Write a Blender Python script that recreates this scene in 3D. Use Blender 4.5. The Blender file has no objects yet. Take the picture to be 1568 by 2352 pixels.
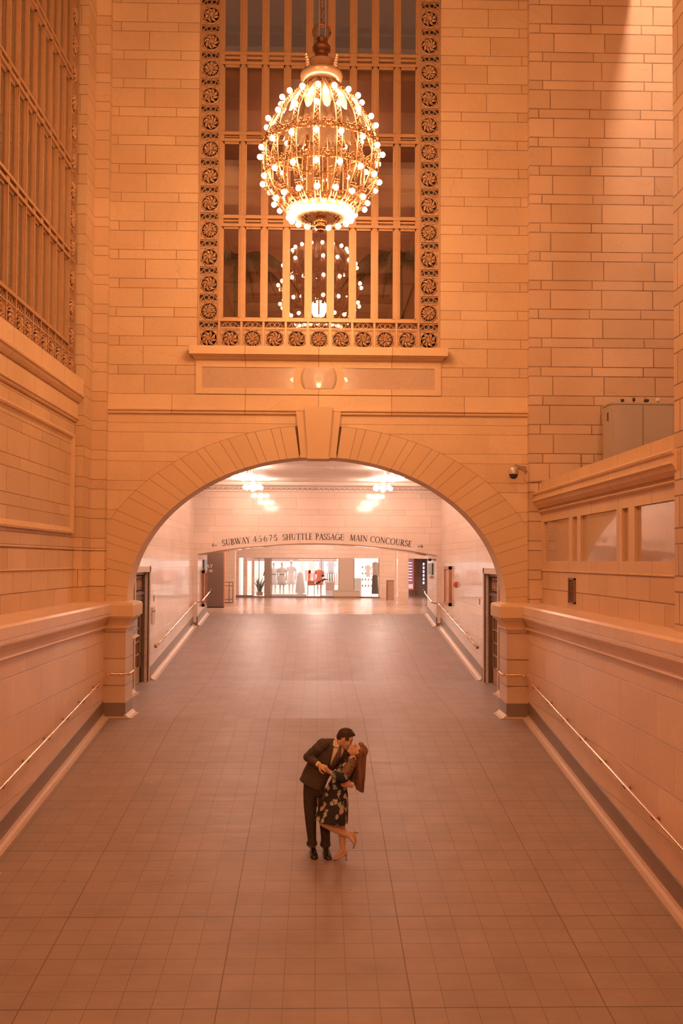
import bpy, bmesh, math, random
from mathutils import Vector, Matrix, Quaternion
random.seed(7)
PI = math.pi
SC = bpy.context.scene
COL = SC.collection
WORLDP = set()

# ------------------------------------------------------------------ camera
CAMZ = 3.084
FPX = 2287.0
TH, PT, RL, PPX, PPY = 0.0238038, 0.0294596, 0.00532528, 784.0, 1220.865
_f = Vector((math.sin(TH)*math.cos(PT), math.cos(TH)*math.cos(PT), math.sin(PT)))
_r = Vector((math.cos(TH), -math.sin(TH), 0))
_u = _r.cross(_f)
_R = _r*math.cos(RL) + _u*math.sin(RL)
_U = -_r*math.sin(RL) + _u*math.cos(RL)
cam_d = bpy.data.cameras.new('camera')
cam_d.sensor_fit = 'VERTICAL'
cam_d.sensor_height = 36.0
cam_d.sensor_width = 24.0
cam_d.lens = FPX*36.0/2352
cam_d.shift_y = (PPY-1176)/2352
cam_d.clip_end = 200
cam = bpy.data.objects.new('camera', cam_d)
M = Matrix.Identity(4)
for i in range(3):
    M[i][0] = _R[i]; M[i][1] = _U[i]; M[i][2] = -_f[i]
M[2][3] = CAMZ
cam.matrix_world = M
COL.objects.link(cam)
SC.camera = cam

def at(px, py, Y):
    """the point at depth Y seen at a place of the photograph"""
    d = _f + _R*((px-PPX)/FPX) - _U*((py-PPY)/FPX)
    t = Y/d.y
    return Vector((d.x*t, Y, CAMZ+d.z*t))

# ------------------------------------------------------------------ world, exposure
SC.view_settings.view_transform = 'Standard'
SC.view_settings.look = 'None'
SC.view_settings.exposure = 0.2
SC.view_settings.gamma = 1.0
SC.view_settings.use_curve_mapping = False
w = bpy.data.worlds.new('world'); SC.world = w
w.use_nodes = True
w.node_tree.nodes['Background'].inputs[0].default_value = (1.0, .52, .34, 1)
w.node_tree.nodes['Background'].inputs[1].default_value = .10

def lamp(name, loc, energy, col, radius=.3, kind='POINT', size=(1, 1), rot=(0, 0, 0), parent=None, spot=None):
    l = bpy.data.lights.new(name, kind)
    l.energy = energy; l.color = col
    if kind == 'AREA':
        l.shape = 'RECTANGLE'; l.size, l.size_y = size
    else:
        l.shadow_soft_size = radius
    if kind == 'SPOT':
        l.spot_size = spot[0]; l.spot_blend = spot[1]
    o = bpy.data.objects.new(name, l)
    o.location = loc; o.rotation_euler = rot
    COL.objects.link(o)
    if parent is not None: o.parent = parent
    return o

WARM = (1.0, .565, .275)
PINK = (1.0, .73, .60)
WHITE = (1.0, .93, .90)
E_CHAND = 124.0     # radiance of the chandelier bulbs
E_PASS = 65.0       # radiance of the passage globes
# lamps of the place with fittings out of the picture, plus two added fills
lamp('hall_light', (0, -9, 9.5), 1700, WARM, .8)
lamp('fill_light', (-3.85, 6.0, 14.6), 350, WARM, .3)  # added pair of fill lamps, lifts the ambient light on the side walls
lamp('fill_light', (3.85, 6.0, 14.6), 350, WARM, .3)
lamp('gallery_light', (6.42, 15.0, 16.0), 950, (1.0, .70, .48), .1)
lamp('concourse_light', (-2.6, 41.5, 4.6), 270, PINK, .25)
lamp('concourse_light', (2.6, 41.5, 4.6), 270, PINK, .25)
lamp('concourse_light', (0, 48.5, 4.6), 350, PINK, .25)
lamp('concourse_light', (7.0, 50, 4.4), 200, PINK, .25)
lamp('shop_light', (-1.5, 57.4, 4.2), 270, WHITE, kind='AREA', size=(5, 4))
lamp('shop_light', (3.0, 57.6, 4.2), 250, WHITE, kind='AREA', size=(3, 4))
lamp('bar_light', (0, 22.3, 12.2), 130, (1, .5, .3), .3)

# ------------------------------------------------------------------ materials
def NT(name):
    m = bpy.data.materials.new(name); m.use_nodes = True
    nt = m.node_tree
    return m, nt, nt.nodes['Principled BSDF']
def nd(nt, t, **k):
    n = nt.nodes.new(t)
    for a, b in k.items(): setattr(n, a, b)
    return n
def mth(nt, op, a, b=None, c=None):
    n = nt.nodes.new('ShaderNodeMath'); n.operation = op
    for i, v in enumerate((a, b, c)):
        if v is None: continue
        if isinstance(v, (int, float)): n.inputs[i].default_value = v
        else: nt.links.new(v, n.inputs[i])
    return n.outputs[0]
def rgb(c): return (c[0], c[1], c[2], 1)
def mixc(nt, f, a, b, bt='MIX'):
    n = nt.nodes.new('ShaderNodeMix'); n.data_type = 'RGBA'; n.blend_type = bt
    if isinstance(f, (int, float)): n.inputs[0].default_value = f
    else: nt.links.new(f, n.inputs[0])
    for i, v in ((6, a), (7, b)):
        if isinstance(v, tuple): n.inputs[i].default_value = rgb(v)
        else: nt.links.new(v, n.inputs[i])
    return n.outputs[2]
def noise(nt, vec, scale, detail=4, rough=.6):
    n = nt.nodes.new('ShaderNodeTexNoise')
    n.inputs['Scale'].default_value = scale; n.inputs['Detail'].default_value = detail
    n.inputs['Roughness'].default_value = rough
    if vec is not None: nt.links.new(vec, n.inputs['Vector'])
    return n.outputs['Fac']
def ramp(nt, f, stops):
    n = nt.nodes.new('ShaderNodeValToRGB')
    e = n.color_ramp.elements
    while len(e) < len(stops): e.new(.5)
    for i, (p, c) in enumerate(stops):
        e[i].position = p; e[i].color = rgb(c) if len(c) == 3 else c
    nt.links.new(f, n.inputs[0])
    return n.outputs[0]

def plain(name, col, rough=.5, metal=0, var=.12, scale=8, emit=None, estr=0, coat=0, bump=0, spec=None):
    m, nt, b = NT(name)
    geo = nd(nt, 'ShaderNodeNewGeometry')
    if var > 0:
        f = noise(nt, geo.outputs['Position'], scale)
        c = mixc(nt, f, tuple(x*(1-var) for x in col), tuple(min(1, x*(1+var)) for x in col))
        nt.links.new(c, b.inputs['Base Color'])
        if bump:
            bp = nd(nt, 'ShaderNodeBump'); bp.inputs['Strength'].default_value = bump
            bp.inputs['Distance'].default_value = .01
            nt.links.new(f, bp.inputs['Height']); nt.links.new(bp.outputs[0], b.inputs['Normal'])
    else:
        b.inputs['Base Color'].default_value = rgb(col)
    b.inputs['Roughness'].default_value = rough
    b.inputs['Metallic'].default_value = metal
    if coat:
        b.inputs['Coat Weight'].default_value = coat; b.inputs['Coat Roughness'].default_value = .015 if coat == 1 else .06
    if spec is not None: b.inputs['Specular IOR Level'].default_value = spec
    if emit:
        b.inputs['Emission Color'].default_value = rgb(emit); b.inputs['Emission Strength'].default_value = estr
    return m

def ashlar(name, c1, c2, cj, rough=.6, P=.5747, T=.386, z0=6.944, W=1.14, jit=.1, o1=.0, o2=.5, jw=.0055, coat=0.0, hor=False, crk=.22):
    """coursed stone: alternating tall and low courses, tinted block by block"""
    m, nt, b = NT(name)
    L = nt.links
    geo = nd(nt, 'ShaderNodeNewGeometry')
    sp = nd(nt, 'ShaderNodeSeparateXYZ'); L.new(geo.outputs['Position'], sp.inputs[0])
    sn = nd(nt, 'ShaderNodeSeparateXYZ'); L.new(geo.outputs['True Normal'], sn.inputs[0])
    isx = mth(nt, 'GREATER_THAN', mth(nt, 'ABSOLUTE', sn.outputs[0]), .5)
    x, y, z = sp.outputs
    u = mth(nt, 'ADD', mth(nt, 'MULTIPLY', isx, y), mth(nt, 'MULTIPLY', mth(nt, 'SUBTRACT', 1, isx), x))
    v = mth(nt, 'ADD', z, 100*P - z0)
    q = mth(nt, 'DIVIDE', v, P)
    row = mth(nt, 'FLOOR', q)
    fr = mth(nt, 'MULTIPLY', mth(nt, 'FRACT', q), P)
    thin = mth(nt, 'GREATER_THAN', fr, T)
    rid = mth(nt, 'ADD', mth(nt, 'MULTIPLY', row, 2), thin)
    fz = mth(nt, 'MINIMUM', mth(nt, 'MINIMUM', fr, mth(nt, 'ABSOLUTE', mth(nt, 'SUBTRACT', fr, T))), mth(nt, 'SUBTRACT', P, fr))
    wn = nd(nt, 'ShaderNodeTexWhiteNoise', noise_dimensions='1D'); L.new(rid, wn.inputs['W'])
    off = mth(nt, 'ADD', mth(nt, 'MULTIPLY', thin, o2), mth(nt, 'ADD', mth(nt, 'MULTIPLY', wn.outputs[0], jit), 50*W+o1))
    uu = mth(nt, 'DIVIDE', mth(nt, 'ADD', u, off), W)
    bid = mth(nt, 'FLOOR', uu)
    fu = mth(nt, 'FRACT', uu)
    fu = mth(nt, 'MULTIPLY', mth(nt, 'MINIMUM', fu, mth(nt, 'SUBTRACT', 1, fu)), W)
    cv = nd(nt, 'ShaderNodeCombineXYZ')
    L.new(bid, cv.inputs[0]); L.new(rid, cv.inputs[1]); L.new(isx, cv.inputs[2])
    w3 = nd(nt, 'ShaderNodeTexWhiteNoise', noise_dimensions='3D'); L.new(cv.outputs[0], w3.inputs['Vector'])
    n1 = noise(nt, geo.outputs['Position'], .9, 5)
    n2 = noise(nt, geo.outputs['Position'], 22, 3)
    c = mixc(nt, w3.outputs[0], c1, c2)
    k = mth(nt, 'ADD', mth(nt, 'MULTIPLY', n1, .34), mth(nt, 'ADD', mth(nt, 'MULTIPLY', n2, .20), .73))
    kk = nd(nt, 'ShaderNodeCombineColor')
    for i in range(3): L.new(k, kk.inputs[i])
    c = mixc(nt, 1.0, c, kk.outputs[0], 'MULTIPLY')
    # dark joints, of uneven strength, and hair cracks
    d = mth(nt, 'MINIMUM', fz, fu) if not hor else fz
    mr = nd(nt, 'ShaderNodeMapRange', interpolation_type='SMOOTHSTEP')
    L.new(d, mr.inputs[0]); mr.inputs[1].default_value = jw*.4; mr.inputs[2].default_value = jw*1.7
    mr.inputs[3].default_value = 1; mr.inputs[4].default_value = 0
    js = mth(nt, 'MULTIPLY', mr.outputs[0], mth(nt, 'ADD', mth(nt, 'MULTIPLY', noise(nt, geo.outputs['Position'], 1.7, 3), 1.2), .2))
    js = mth(nt, 'MINIMUM', js, 1.0)
    vo = nd(nt, 'ShaderNodeTexVoronoi', feature='DISTANCE_TO_EDGE'); vo.inputs['Scale'].default_value = .55
    wp = nd(nt, 'ShaderNodeVectorMath', operation='ADD')
    nz = nd(nt, 'ShaderNodeTexNoise'); nz.inputs['Scale'].default_value = 3.0; L.new(geo.outputs['Position'], nz.inputs['Vector'])
    sv = nd(nt, 'ShaderNodeVectorMath', operation='SCALE'); sv.inputs['Scale'].default_value = .25
    L.new(nz.outputs['Color'], sv.inputs[0]); L.new(geo.outputs['Position'], wp.inputs[0]); L.new(sv.outputs[0], wp.inputs[1])
    L.new(wp.outputs[0], vo.inputs['Vector'])
    ck = mth(nt, 'MULTIPLY', mth(nt, 'LESS_THAN', vo.outputs['Distance'], .0022), crk)
    ck = mth(nt, 'MULTIPLY', ck, mth(nt, 'GREATER_THAN', noise(nt, geo.outputs['Position'], .6, 2), .52))
    c = mixc(nt, mth(nt, 'MAXIMUM', js, ck), c, cj)
    L.new(c, b.inputs['Base Color'])
    b.inputs['Roughness'].default_value = rough
    bp = nd(nt, 'ShaderNodeBump'); bp.inputs['Strength'].default_value = .5; bp.inputs['Distance'].default_value = .006
    L.new(mth(nt, 'ADD', mth(nt, 'MULTIPLY', mr.outputs[0], -1), mth(nt, 'MULTIPLY', n2, .10 if coat == 0 else .0)), bp.inputs['Height'])
    L.new(bp.outputs[0], b.inputs['Normal'])
    if coat:
        b.inputs['Coat Weight'].default_value = coat; b.inputs['Coat Roughness'].default_value = .07
    return m

ST1, ST2, STJ = (.67, .455, .28), (.595, .385, .225), (.22, .10, .045)
m_stone = ashlar('caen_stone', ST1, ST2, STJ)
m_stone_r = ashlar('caen_stone_worn', (.70, .48, .32), (.58, .385, .25), STJ, jw=.009, o1=.44, o2=.22, W=1.02)
m_plainstone = ashlar('caen_stone_trim', (.74, .51, .31), (.68, .45, .265), (.25, .12, .06), P=40, T=39.5, z0=-20, W=1.45, jit=0, crk=.2)
m_spandrel = ashlar('spandrel_stone', (.74, .51, .31), (.67, .44, .26), (.28, .13, .065), hor=True, jw=.004, crk=.1)
m_lowblock = ashlar('large_block_stone', (.74, .50, .30), (.65, .42, .235), (.22, .10, .05), P=.345, T=.34, z0=2.911, W=.98, o1=.3, o2=.4, jit=.9)
m_marble = ashlar('honed_marble', (.86, .62, .46), (.80, .56, .41), (.46, .29, .20), rough=.34, P=.56, T=.55, z0=2.05, W=1.5, o1=.2, jit=1.2, jw=.0035, coat=.25, crk=.2)
m_inner = ashlar('polished_marble', (.86, .67, .54), (.78, .60, .475), (.48, .33, .24), rough=.36, P=.60, T=.40, z0=3.66, W=1.5, jit=1.0, jw=.004, coat=.55, crk=.15)
m_slab = ashlar('pier_marble', (.66, .45, .31), (.58, .38, .25), (.24, .12, .07), rough=.4, P=.52, T=.505, z0=1.16, W=40, coat=.15, crk=.22)
m_granite = plain('granite_base', (.24, .16, .115), .35, var=.35, scale=60, coat=.2)
m_cove = plain('cove_marble', (.62, .44, .33), .45, var=.12, scale=9)
m_polish = plain('polished_panel', (.50, .34, .25), .12, var=.14, scale=14, coat=1, spec=.9)
m_polish2 = plain('polished_roundel', (.56, .40, .30), .30, var=.10, scale=14, coat=.9)
m_ceil = plain('painted_plaster', (.93, .80, .71), .6, var=.05, scale=2)
m_plaster2 = plain('moulded_plaster', (.60, .44, .32), .6, var=.2, scale=12)
m_bronze = plain('window_bronze', (.48, .28, .15), .42, metal=.35, var=.15, scale=10)
m_bronze_d = plain('grille_bronze', (.50, .29, .16), .45, metal=.2, var=.35, scale=30)
m_dark = plain('dark_bronze', (.075, .05, .04), .4, metal=.4, var=.2)
m_brass = plain('brass', (.85, .55, .34), .16, metal=1, var=.08)
m_steel = plain('pale_steel', (.62, .5, .42), .4, metal=.6, var=.1)
m_gold = plain('gilt_bronze', (.36, .17, .07), .34, metal=.9, var=.5, scale=60)
m_black = plain('black_paint', (.035, .028, .025), .45, var=0)
m_white = plain('white_plastic', (.72, .66, .6), .45, var=0)

def glass_mat(name, tint=(1, 1, 1), refl=1.0):
    m, nt, b = NT(name)
    nt.nodes.remove(b)
    out = nt.nodes['Material Output']
    tr = nd(nt, 'ShaderNodeBsdfTransparent'); tr.inputs[0].default_value = rgb(tint)
    gl = nd(nt, 'ShaderNodeBsdfGlossy'); gl.inputs['Roughness'].default_value = .0
    fr = nd(nt, 'ShaderNodeFresnel'); fr.inputs[0].default_value = 1.5
    mx = nd(nt, 'ShaderNodeMixShader')
    nt.links.new(mth(nt, 'MINIMUM', mth(nt, 'MULTIPLY', fr.outputs[0], refl), 1.0), mx.inputs[0])
    nt.links.new(tr.outputs[0], mx.inputs[1]); nt.links.new(gl.outputs[0], mx.inputs[2])
    nt.links.new(mx.outputs[0], out.inputs[0])
    return m
m_glass = glass_mat('window_glass', (.92, .86, .80), 2.2)
m_sglass = glass_mat('shop_glass', (.97, .97, .97), 1.2)
m_dglass = plain('smoked_glass', (.05, .035, .03), .08, var=0)

def emis(name, col, s):
    m, nt, b = NT(name)
    b.inputs['Base Color'].default_value = rgb(col)
    b.inputs['Emission Color'].default_value = rgb(col); b.inputs['Emission Strength'].default_value = s
    return m
m_bulb = emis('bulb_glow', WARM, E_CHAND)
m_bulb2 = emis('bulb_glow_dim', WARM, 58.0)
m_globe = emis('globe_glow', PINK, E_PASS)
m_bowl = emis('bowl_glow', (1.0, .86, .76), 2.2)
m_screen = emis('light_panel', (1.0, .93, .92), 1.6)

def floor_mat(name, cbase, cdark, slope_c, rough=.33, strong=.8, M=1.84, y0=11.33, wob=1.0):
    m, nt, b = NT(name); L = nt.links
    geo = nd(nt, 'ShaderNodeNewGeometry')
    sp = nd(nt, 'ShaderNodeSeparateXYZ'); L.new(geo.outputs['Position'], sp.inputs[0])
    x, y, z = sp.outputs
    def grid(v, per, off, w):
        q = mth(nt, 'FRACT', mth(nt, 'DIVIDE', mth(nt, 'ADD', v, off+per*100), per))
        d = mth(nt, 'MULTIPLY', mth(nt, 'MINIMUM', q, mth(nt, 'SUBTRACT', 1, q)), per)
        mr = nd(nt, 'ShaderNodeMapRange', interpolation_type='SMOOTHSTEP'); L.new(d, mr.inputs[0])
        mr.inputs[1].default_value = w*.4; mr.inputs[2].default_value = w*1.6; mr.inputs[3].default_value = 1; mr.inputs[4].default_value = 0
        return mr.outputs[0]
    t = M/6
    small = mth(nt, 'MAXIMUM', grid(x, t, 0, .0035), grid(y, t, -y0, .005))
    n3 = noise(nt, geo.outputs['Position'], .8, 4)
    small = mth(nt, 'MULTIPLY', small, mth(nt, 'MULTIPLY', n3, strong*1.3))
    big = mth(nt, 'MAXIMUM', grid(x, M, M/2, .005), grid(y, M, -y0, .007))
    big = mth(nt, 'MULTIPLY', big, .8)
    cv = nd(nt, 'ShaderNodeCombineXYZ')
    L.new(mth(nt, 'FLOOR', mth(nt, 'DIVIDE', mth(nt, 'ADD', x, t*100), t)), cv.inputs[0])
    L.new(mth(nt, 'FLOOR', mth(nt, 'DIVIDE', mth(nt, 'SUBTRACT', y, y0-t*100), t)), cv.inputs[1])
    w3 = nd(nt, 'ShaderNodeTexWhiteNoise', noise_dimensions='3D'); L.new(cv.outputs[0], w3.inputs['Vector'])
    ns = noise(nt, geo.outputs['Position'], 45, 4, .75)
    nb = noise(nt, geo.outputs['Position'], 1.6, 5)
    mp = nd(nt, 'ShaderNodeMapping'); mp.inputs['Scale'].default_value = (1.2, 9, 9)
    L.new(geo.outputs['Position'], mp.inputs[0])
    nstr = noise(nt, mp.outputs[0], 1.0, 5)
    k = mth(nt, 'ADD', mth(nt, 'MULTIPLY', ns, .22), mth(nt, 'ADD', mth(nt, 'MULTIPLY', nb, .42), mth(nt, 'ADD', mth(nt, 'MULTIPLY', nstr, .30), mth(nt, 'ADD', mth(nt, 'MULTIPLY', w3.outputs[0], .06), .48))))
    kk = nd(nt, 'ShaderNodeCombineColor')
    for i in range(3): L.new(k, kk.inputs[i])
    c = mixc(nt, 1.0, cbase, kk.outputs[0], 'MULTIPLY')
    # worn chewing-gum spots and paint flecks
    vo = nd(nt, 'ShaderNodeTexVoronoi'); vo.inputs['Scale'].default_value = 2.3; L.new(geo.outputs['Position'], vo.inputs['Vector'])
    sc = nd(nt, 'ShaderNodeSeparateColor'); L.new(vo.outputs['Color'], sc.inputs[0])
    sp1 = mth(nt, 'MULTIPLY', mth(nt, 'LESS_THAN', vo.outputs['Distance'], .045), mth(nt, 'GREATER_THAN', sc.outputs[0], .80))
    sp2 = mth(nt, 'MULTIPLY', mth(nt, 'LESS_THAN', vo.outputs['Distance'], .032), mth(nt, 'LESS_THAN', sc.outputs[0], .09))
    c = mixc(nt, mth(nt, 'MULTIPLY', sp1, .4), c, (.07, .035, .02))
    c = mixc(nt, mth(nt, 'MULTIPLY', sp2, .75), c, (.9, .7, .6))
    c = mixc(nt, mth(nt, 'MAXIMUM', small, big), c, cdark)
    L.new(c, b.inputs['Base Color'])
    L.new(mth(nt, 'ADD', mth(nt, 'MULTIPLY', nstr, .28), rough-.14), b.inputs['Roughness'])
    b.inputs['Specular IOR Level'].default_value = .26 if rough > .3 else .4
    bp = nd(nt, 'ShaderNodeBump'); bp.inputs['Strength'].default_value = .35*wob; bp.inputs['Distance'].default_value = .01
    L.new(mth(nt, 'ADD', mth(nt, 'MULTIPLY', big, -.5), mth(nt, 'MULTIPLY', nb, .5)), bp.inputs['Height'])
    L.new(bp.outputs[0], b.inputs['Normal'])
    return m
m_floor = floor_mat('ramp_stone', (.355, .260, .228), (.11, .06, .045), 0, rough=.47)
m_floor_up = floor_mat('concourse_stone', (.52, .37, .29), (.30, .19, .14), 0, rough=.22, strong=.2, y0=37.4, wob=.4)

# ------------------------------------------------------------------ mesh building
class MB:
    def __init__(s): s.bm = bmesh.new()
    def v(s, *p): return s.bm.verts.new(p if len(p) == 3 else p[0])
    def face(s, pts):
        try: return s.bm.faces.new([s.bm.verts.new(p) for p in pts])
        except Exception: return None
    def box(s, x0, x1, y0, y1, z0, z1, skip=''):
        V = [s.bm.verts.new((x, y, z)) for z in (z0, z1) for y in (y0, y1) for x in (x0, x1)]
        for n, f in (('b', (0, 2, 3, 1)), ('t', (4, 5, 7, 6)), ('f', (0, 1, 5, 4)), ('k', (2, 6, 7, 3)), ('l', (0, 4, 6, 2)), ('r', (1, 3, 7, 5))):
            if n not in skip: s.bm.faces.new([V[i] for i in f])
        return s
    def hexa(s, P):   # eight points: bottom ring of four, top ring of four
        V = [s.bm.verts.new(p) for p in P]
        for f in ((3, 2, 1, 0), (4, 5, 6, 7), (0, 1, 5, 4), (1, 2, 6, 5), (2, 3, 7, 6), (3, 0, 4, 7)):
            s.bm.faces.new([V[i] for i in f])
        return s
    def prism(s, A, B, cap=True):   # two equal rings of points
        VA = [s.bm.verts.new(p) for p in A]; VB = [s.bm.verts.new(p) for p in B]
        n = len(A)
        for i in range(n): s.bm.faces.new((VA[i], VA[(i+1) % n], VB[(i+1) % n], VB[i]))
        if cap: s.bm.faces.new(VA[::-1]); s.bm.faces.new(VB)
        return s
    def mould_y(s, prof, y0, y1, za=0, zb=0):    # profile of (x, z) run along Y
        return s.prism([(x, y0, z+za) for x, z in prof], [(x, y1, z+zb) for x, z in prof])
    def mould_x(s, prof, x0, x1):                # profile of (y, z) run along X
        return s.prism([(x0, y, z) for y, z in prof], [(x1, y, z) for y, z in prof])
    def rings(s, R, cap=True, closed=True):      # loft through rings
        VV = [[s.bm.verts.new(p) for p in r] for r in R]
        n = len(R[0])
        for a, b in zip(VV, VV[1:]):
            for i in range(n if closed else n-1):
                try: s.bm.faces.new((a[i], a[(i+1) % n], b[(i+1) % n], b[i]))
                except Exception: pass
        if cap and closed:
            s.bm.faces.new(VV[0][::-1]); s.bm.faces.new(VV[-1])
        return s
    def tube(s, pts, r, n=8, cap=True):
        pts = [Vector(p) for p in pts]
        rr = r if isinstance(r, (list, tuple)) else [r]*len(pts)
        R = []; up = None
        for i, p in enumerate(pts):
            d = (pts[min(i+1, len(pts)-1)] - pts[max(i-1, 0)])
            if d.length < 1e-9: d = Vector((0, 0, 1))
            d.normalize()
            if up is None:
                up = Vector((0, 0, 1)) if abs(d.z) < .9 else Vector((1, 0, 0))
            a = d.cross(up); a.normalize(); b = a.cross(d); b.normalize(); up = b
            R.append([p + a*(rr[i]*math.cos(2*PI*k/n)) + b*(rr[i]*math.sin(2*PI*k/n)) for k in range(n)])
        return s.rings(R, cap)
    def lathe(s, prof, c=(0, 0, 0), n=24):       # profile of (r, z)
        c = Vector(c)
        R = [[c + Vector((max(r, 1e-4)*math.cos(2*PI*k/n), max(r, 1e-4)*math.sin(2*PI*k/n), z)) for k in range(n)] for r, z in prof]
        return s.rings(R)
    def ell(s, c, rx, ry=None, rz=None, rot=None, u=14, v=10):
        ry = rx if ry is None else ry; rz = rx if rz is None else rz
        m = Matrix.Translation(Vector(c))
        if rot is not None: m = m @ rot.to_4x4()
        m = m @ Matrix.Diagonal((rx, ry, rz, 1))
        bmesh.ops.create_uvsphere(s.bm, u_segments=u, v_segments=v, radius=1, matrix=m)
        return s
    def cone(s, p0, r0, p1, r1, n=14, caps=True):  # round cone between two joints
        p0 = Vector(p0); p1 = Vector(p1)
        s.tube([p0, p1], [r0, r1], n)
        if caps: s.ell(p0, r0, u=n, v=8); s.ell(p1, r1, u=n, v=8)
        return s
    def build(s, name, m, parent=None, smooth=False, loc=None, mods=None):
        bmesh.ops.recalc_face_normals(s.bm, faces=s.bm.faces)
        me = bpy.data.meshes.new(name); s.bm.to_mesh(me); s.bm.free()
        if smooth:
            for p in me.polygons: p.use_smooth = True
        ms = m if isinstance(m, (list, tuple)) else [m]
        for x in ms: me.materials.append(x)
        o = bpy.data.objects.new(name, me); COL.objects.link(o)
        if parent is not None:
            o.parent = parent
            o.matrix_parent_inverse = Matrix.Translation(-Vector(parent.location)) if parent.name in WORLDP else Matrix.Identity(4)
        return o

def struct(o): o['kind'] = 'structure'; return o
def tag(o, label, cat, group=None):
    o['label'] = label; o['category'] = cat
    if group: o['group'] = group
    return o
def thing(name, label, cat, loc=(0, 0, 0), group=None, rotz=0, local=False):
    """an Empty at the thing's base; parts are given in world coordinates unless local"""
    o = bpy.data.objects.new(name, None); COL.objects.link(o)
    o.location = loc; o.rotation_euler = (0, 0, rotz)
    if not local: WORLDP.add(o.name)
    return tag(o, label, cat, group)
def sempty(name, loc=(0, 0, 0), rotz=0, local=True):
    o = bpy.data.objects.new(name, None); COL.objects.link(o)
    o.location = loc; o.rotation_euler = (0, 0, rotz); o['kind'] = 'structure'
    if not local: WORLDP.add(o.name)
    return o
def copy_tree(o, parent=None):
    c = o.copy(); COL.objects.link(c)
    if parent is not None:
        c.parent = parent; c.matrix_parent_inverse = o.matrix_parent_inverse.copy()
    for ch in list(o.children): copy_tree(ch, c)
    return c
# ================================================================== THE SETTING
S1 = .111      # slope of the near ramp
S2 = .093      # slope of the far ramp
YA = 19.7      # face of the arch wall
def rz(Y):     # floor height
    if Y < 19.6: return -S1*(19.6-Y)
    if Y < 25.75: return 0.0
    if Y < 37.4: return S2*(Y-25.75)
    return S2*(37.4-25.75)
ZU = rz(40)
ZT = 16.2      # hall ceiling
def arc_in(t): return (3.74*math.cos(t), 2.26+2.88*math.sin(t))
def arc_out(t): return (4.60*math.cos(t), 2.26+3.50*math.sin(t))

# floors
b = MB(); b.box(-6, 6, -2, 19.6, -.4, 0)
for v in b.bm.verts: v.co.z += -S1*(19.6-v.co.y)
b.box(-6, 6, -15, -2, rz(-2)-.4, rz(-2)); struct(b.build('floor', m_floor))
b = MB(); b.box(-5, 5, 19.6, 25.75, -.4, 0); struct(b.build('floor', m_floor))
b = MB(); b.box(-5, 5, 25.75, 37.4, -.4, 0)
for v in b.bm.verts: v.co.z += S2*(v.co.y-25.75)
struct(b.build('floor', m_floor))
b = MB(); b.box(-14, 14, 37.4, 64, ZU-.4, ZU); struct(b.build('floor', m_floor_up))

# front wall with its arch and window openings
NA = 64
ts = [PI*i/NA for i in range(NA+1)]
def arch_sheet(mb, Y, ztop, xh):
    A = [arc_in(t) for t in ts]
    for (x0, z0), (x1, z1) in zip(A, A[1:]):
        mb.face([(x0, Y, z0), (x0, Y, ztop), (x1, Y, ztop), (x1, Y, z1)])
    for s in (-1, 1):
        mb.face([(s*3.74, Y, 2.2), (s*xh, Y, 2.2), (s*xh, Y, ztop), (s*3.74, Y, ztop)])
b = MB(); arch_sheet(b, YA, 6.369, 4.17)
struct(b.build('wall_front', m_spandrel))
b = MB()
WX, WZ = 2.42, 7.30
b.face([(-4.17, YA, 6.369), (4.17, YA, 6.369), (4.17, YA, WZ), (-4.17, YA, WZ)])
for s in (-1, 1):
    b.face([(s*4.17, YA, WZ), (s*WX, YA, WZ), (s*WX, YA, ZT), (s*4.17, YA, ZT)])
    b.face([(s*WX, YA, WZ), (s*WX, YA+.35, WZ), (s*WX, YA+.35, ZT), (s*WX, YA, ZT)])
b.face([(-WX, YA, WZ), (WX, YA, WZ), (WX, YA+.35, WZ), (-WX, YA+.35, WZ)])
struct(b.build('wall_front', m_stone))
b = MB(); A = [arc_in(t) for t in ts]
for (x0, z0), (x1, z1) in zip(A, A[1:]):
    b.face([(x0, YA-.012, z0), (x1, YA-.012, z1), (x1, YA+.65, z1), (x0, YA+.65, z0)])
arch_sheet(b, YA+.65, 6.2, 5.0)
struct(b.build('wall_front', m_plainstone))
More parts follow.
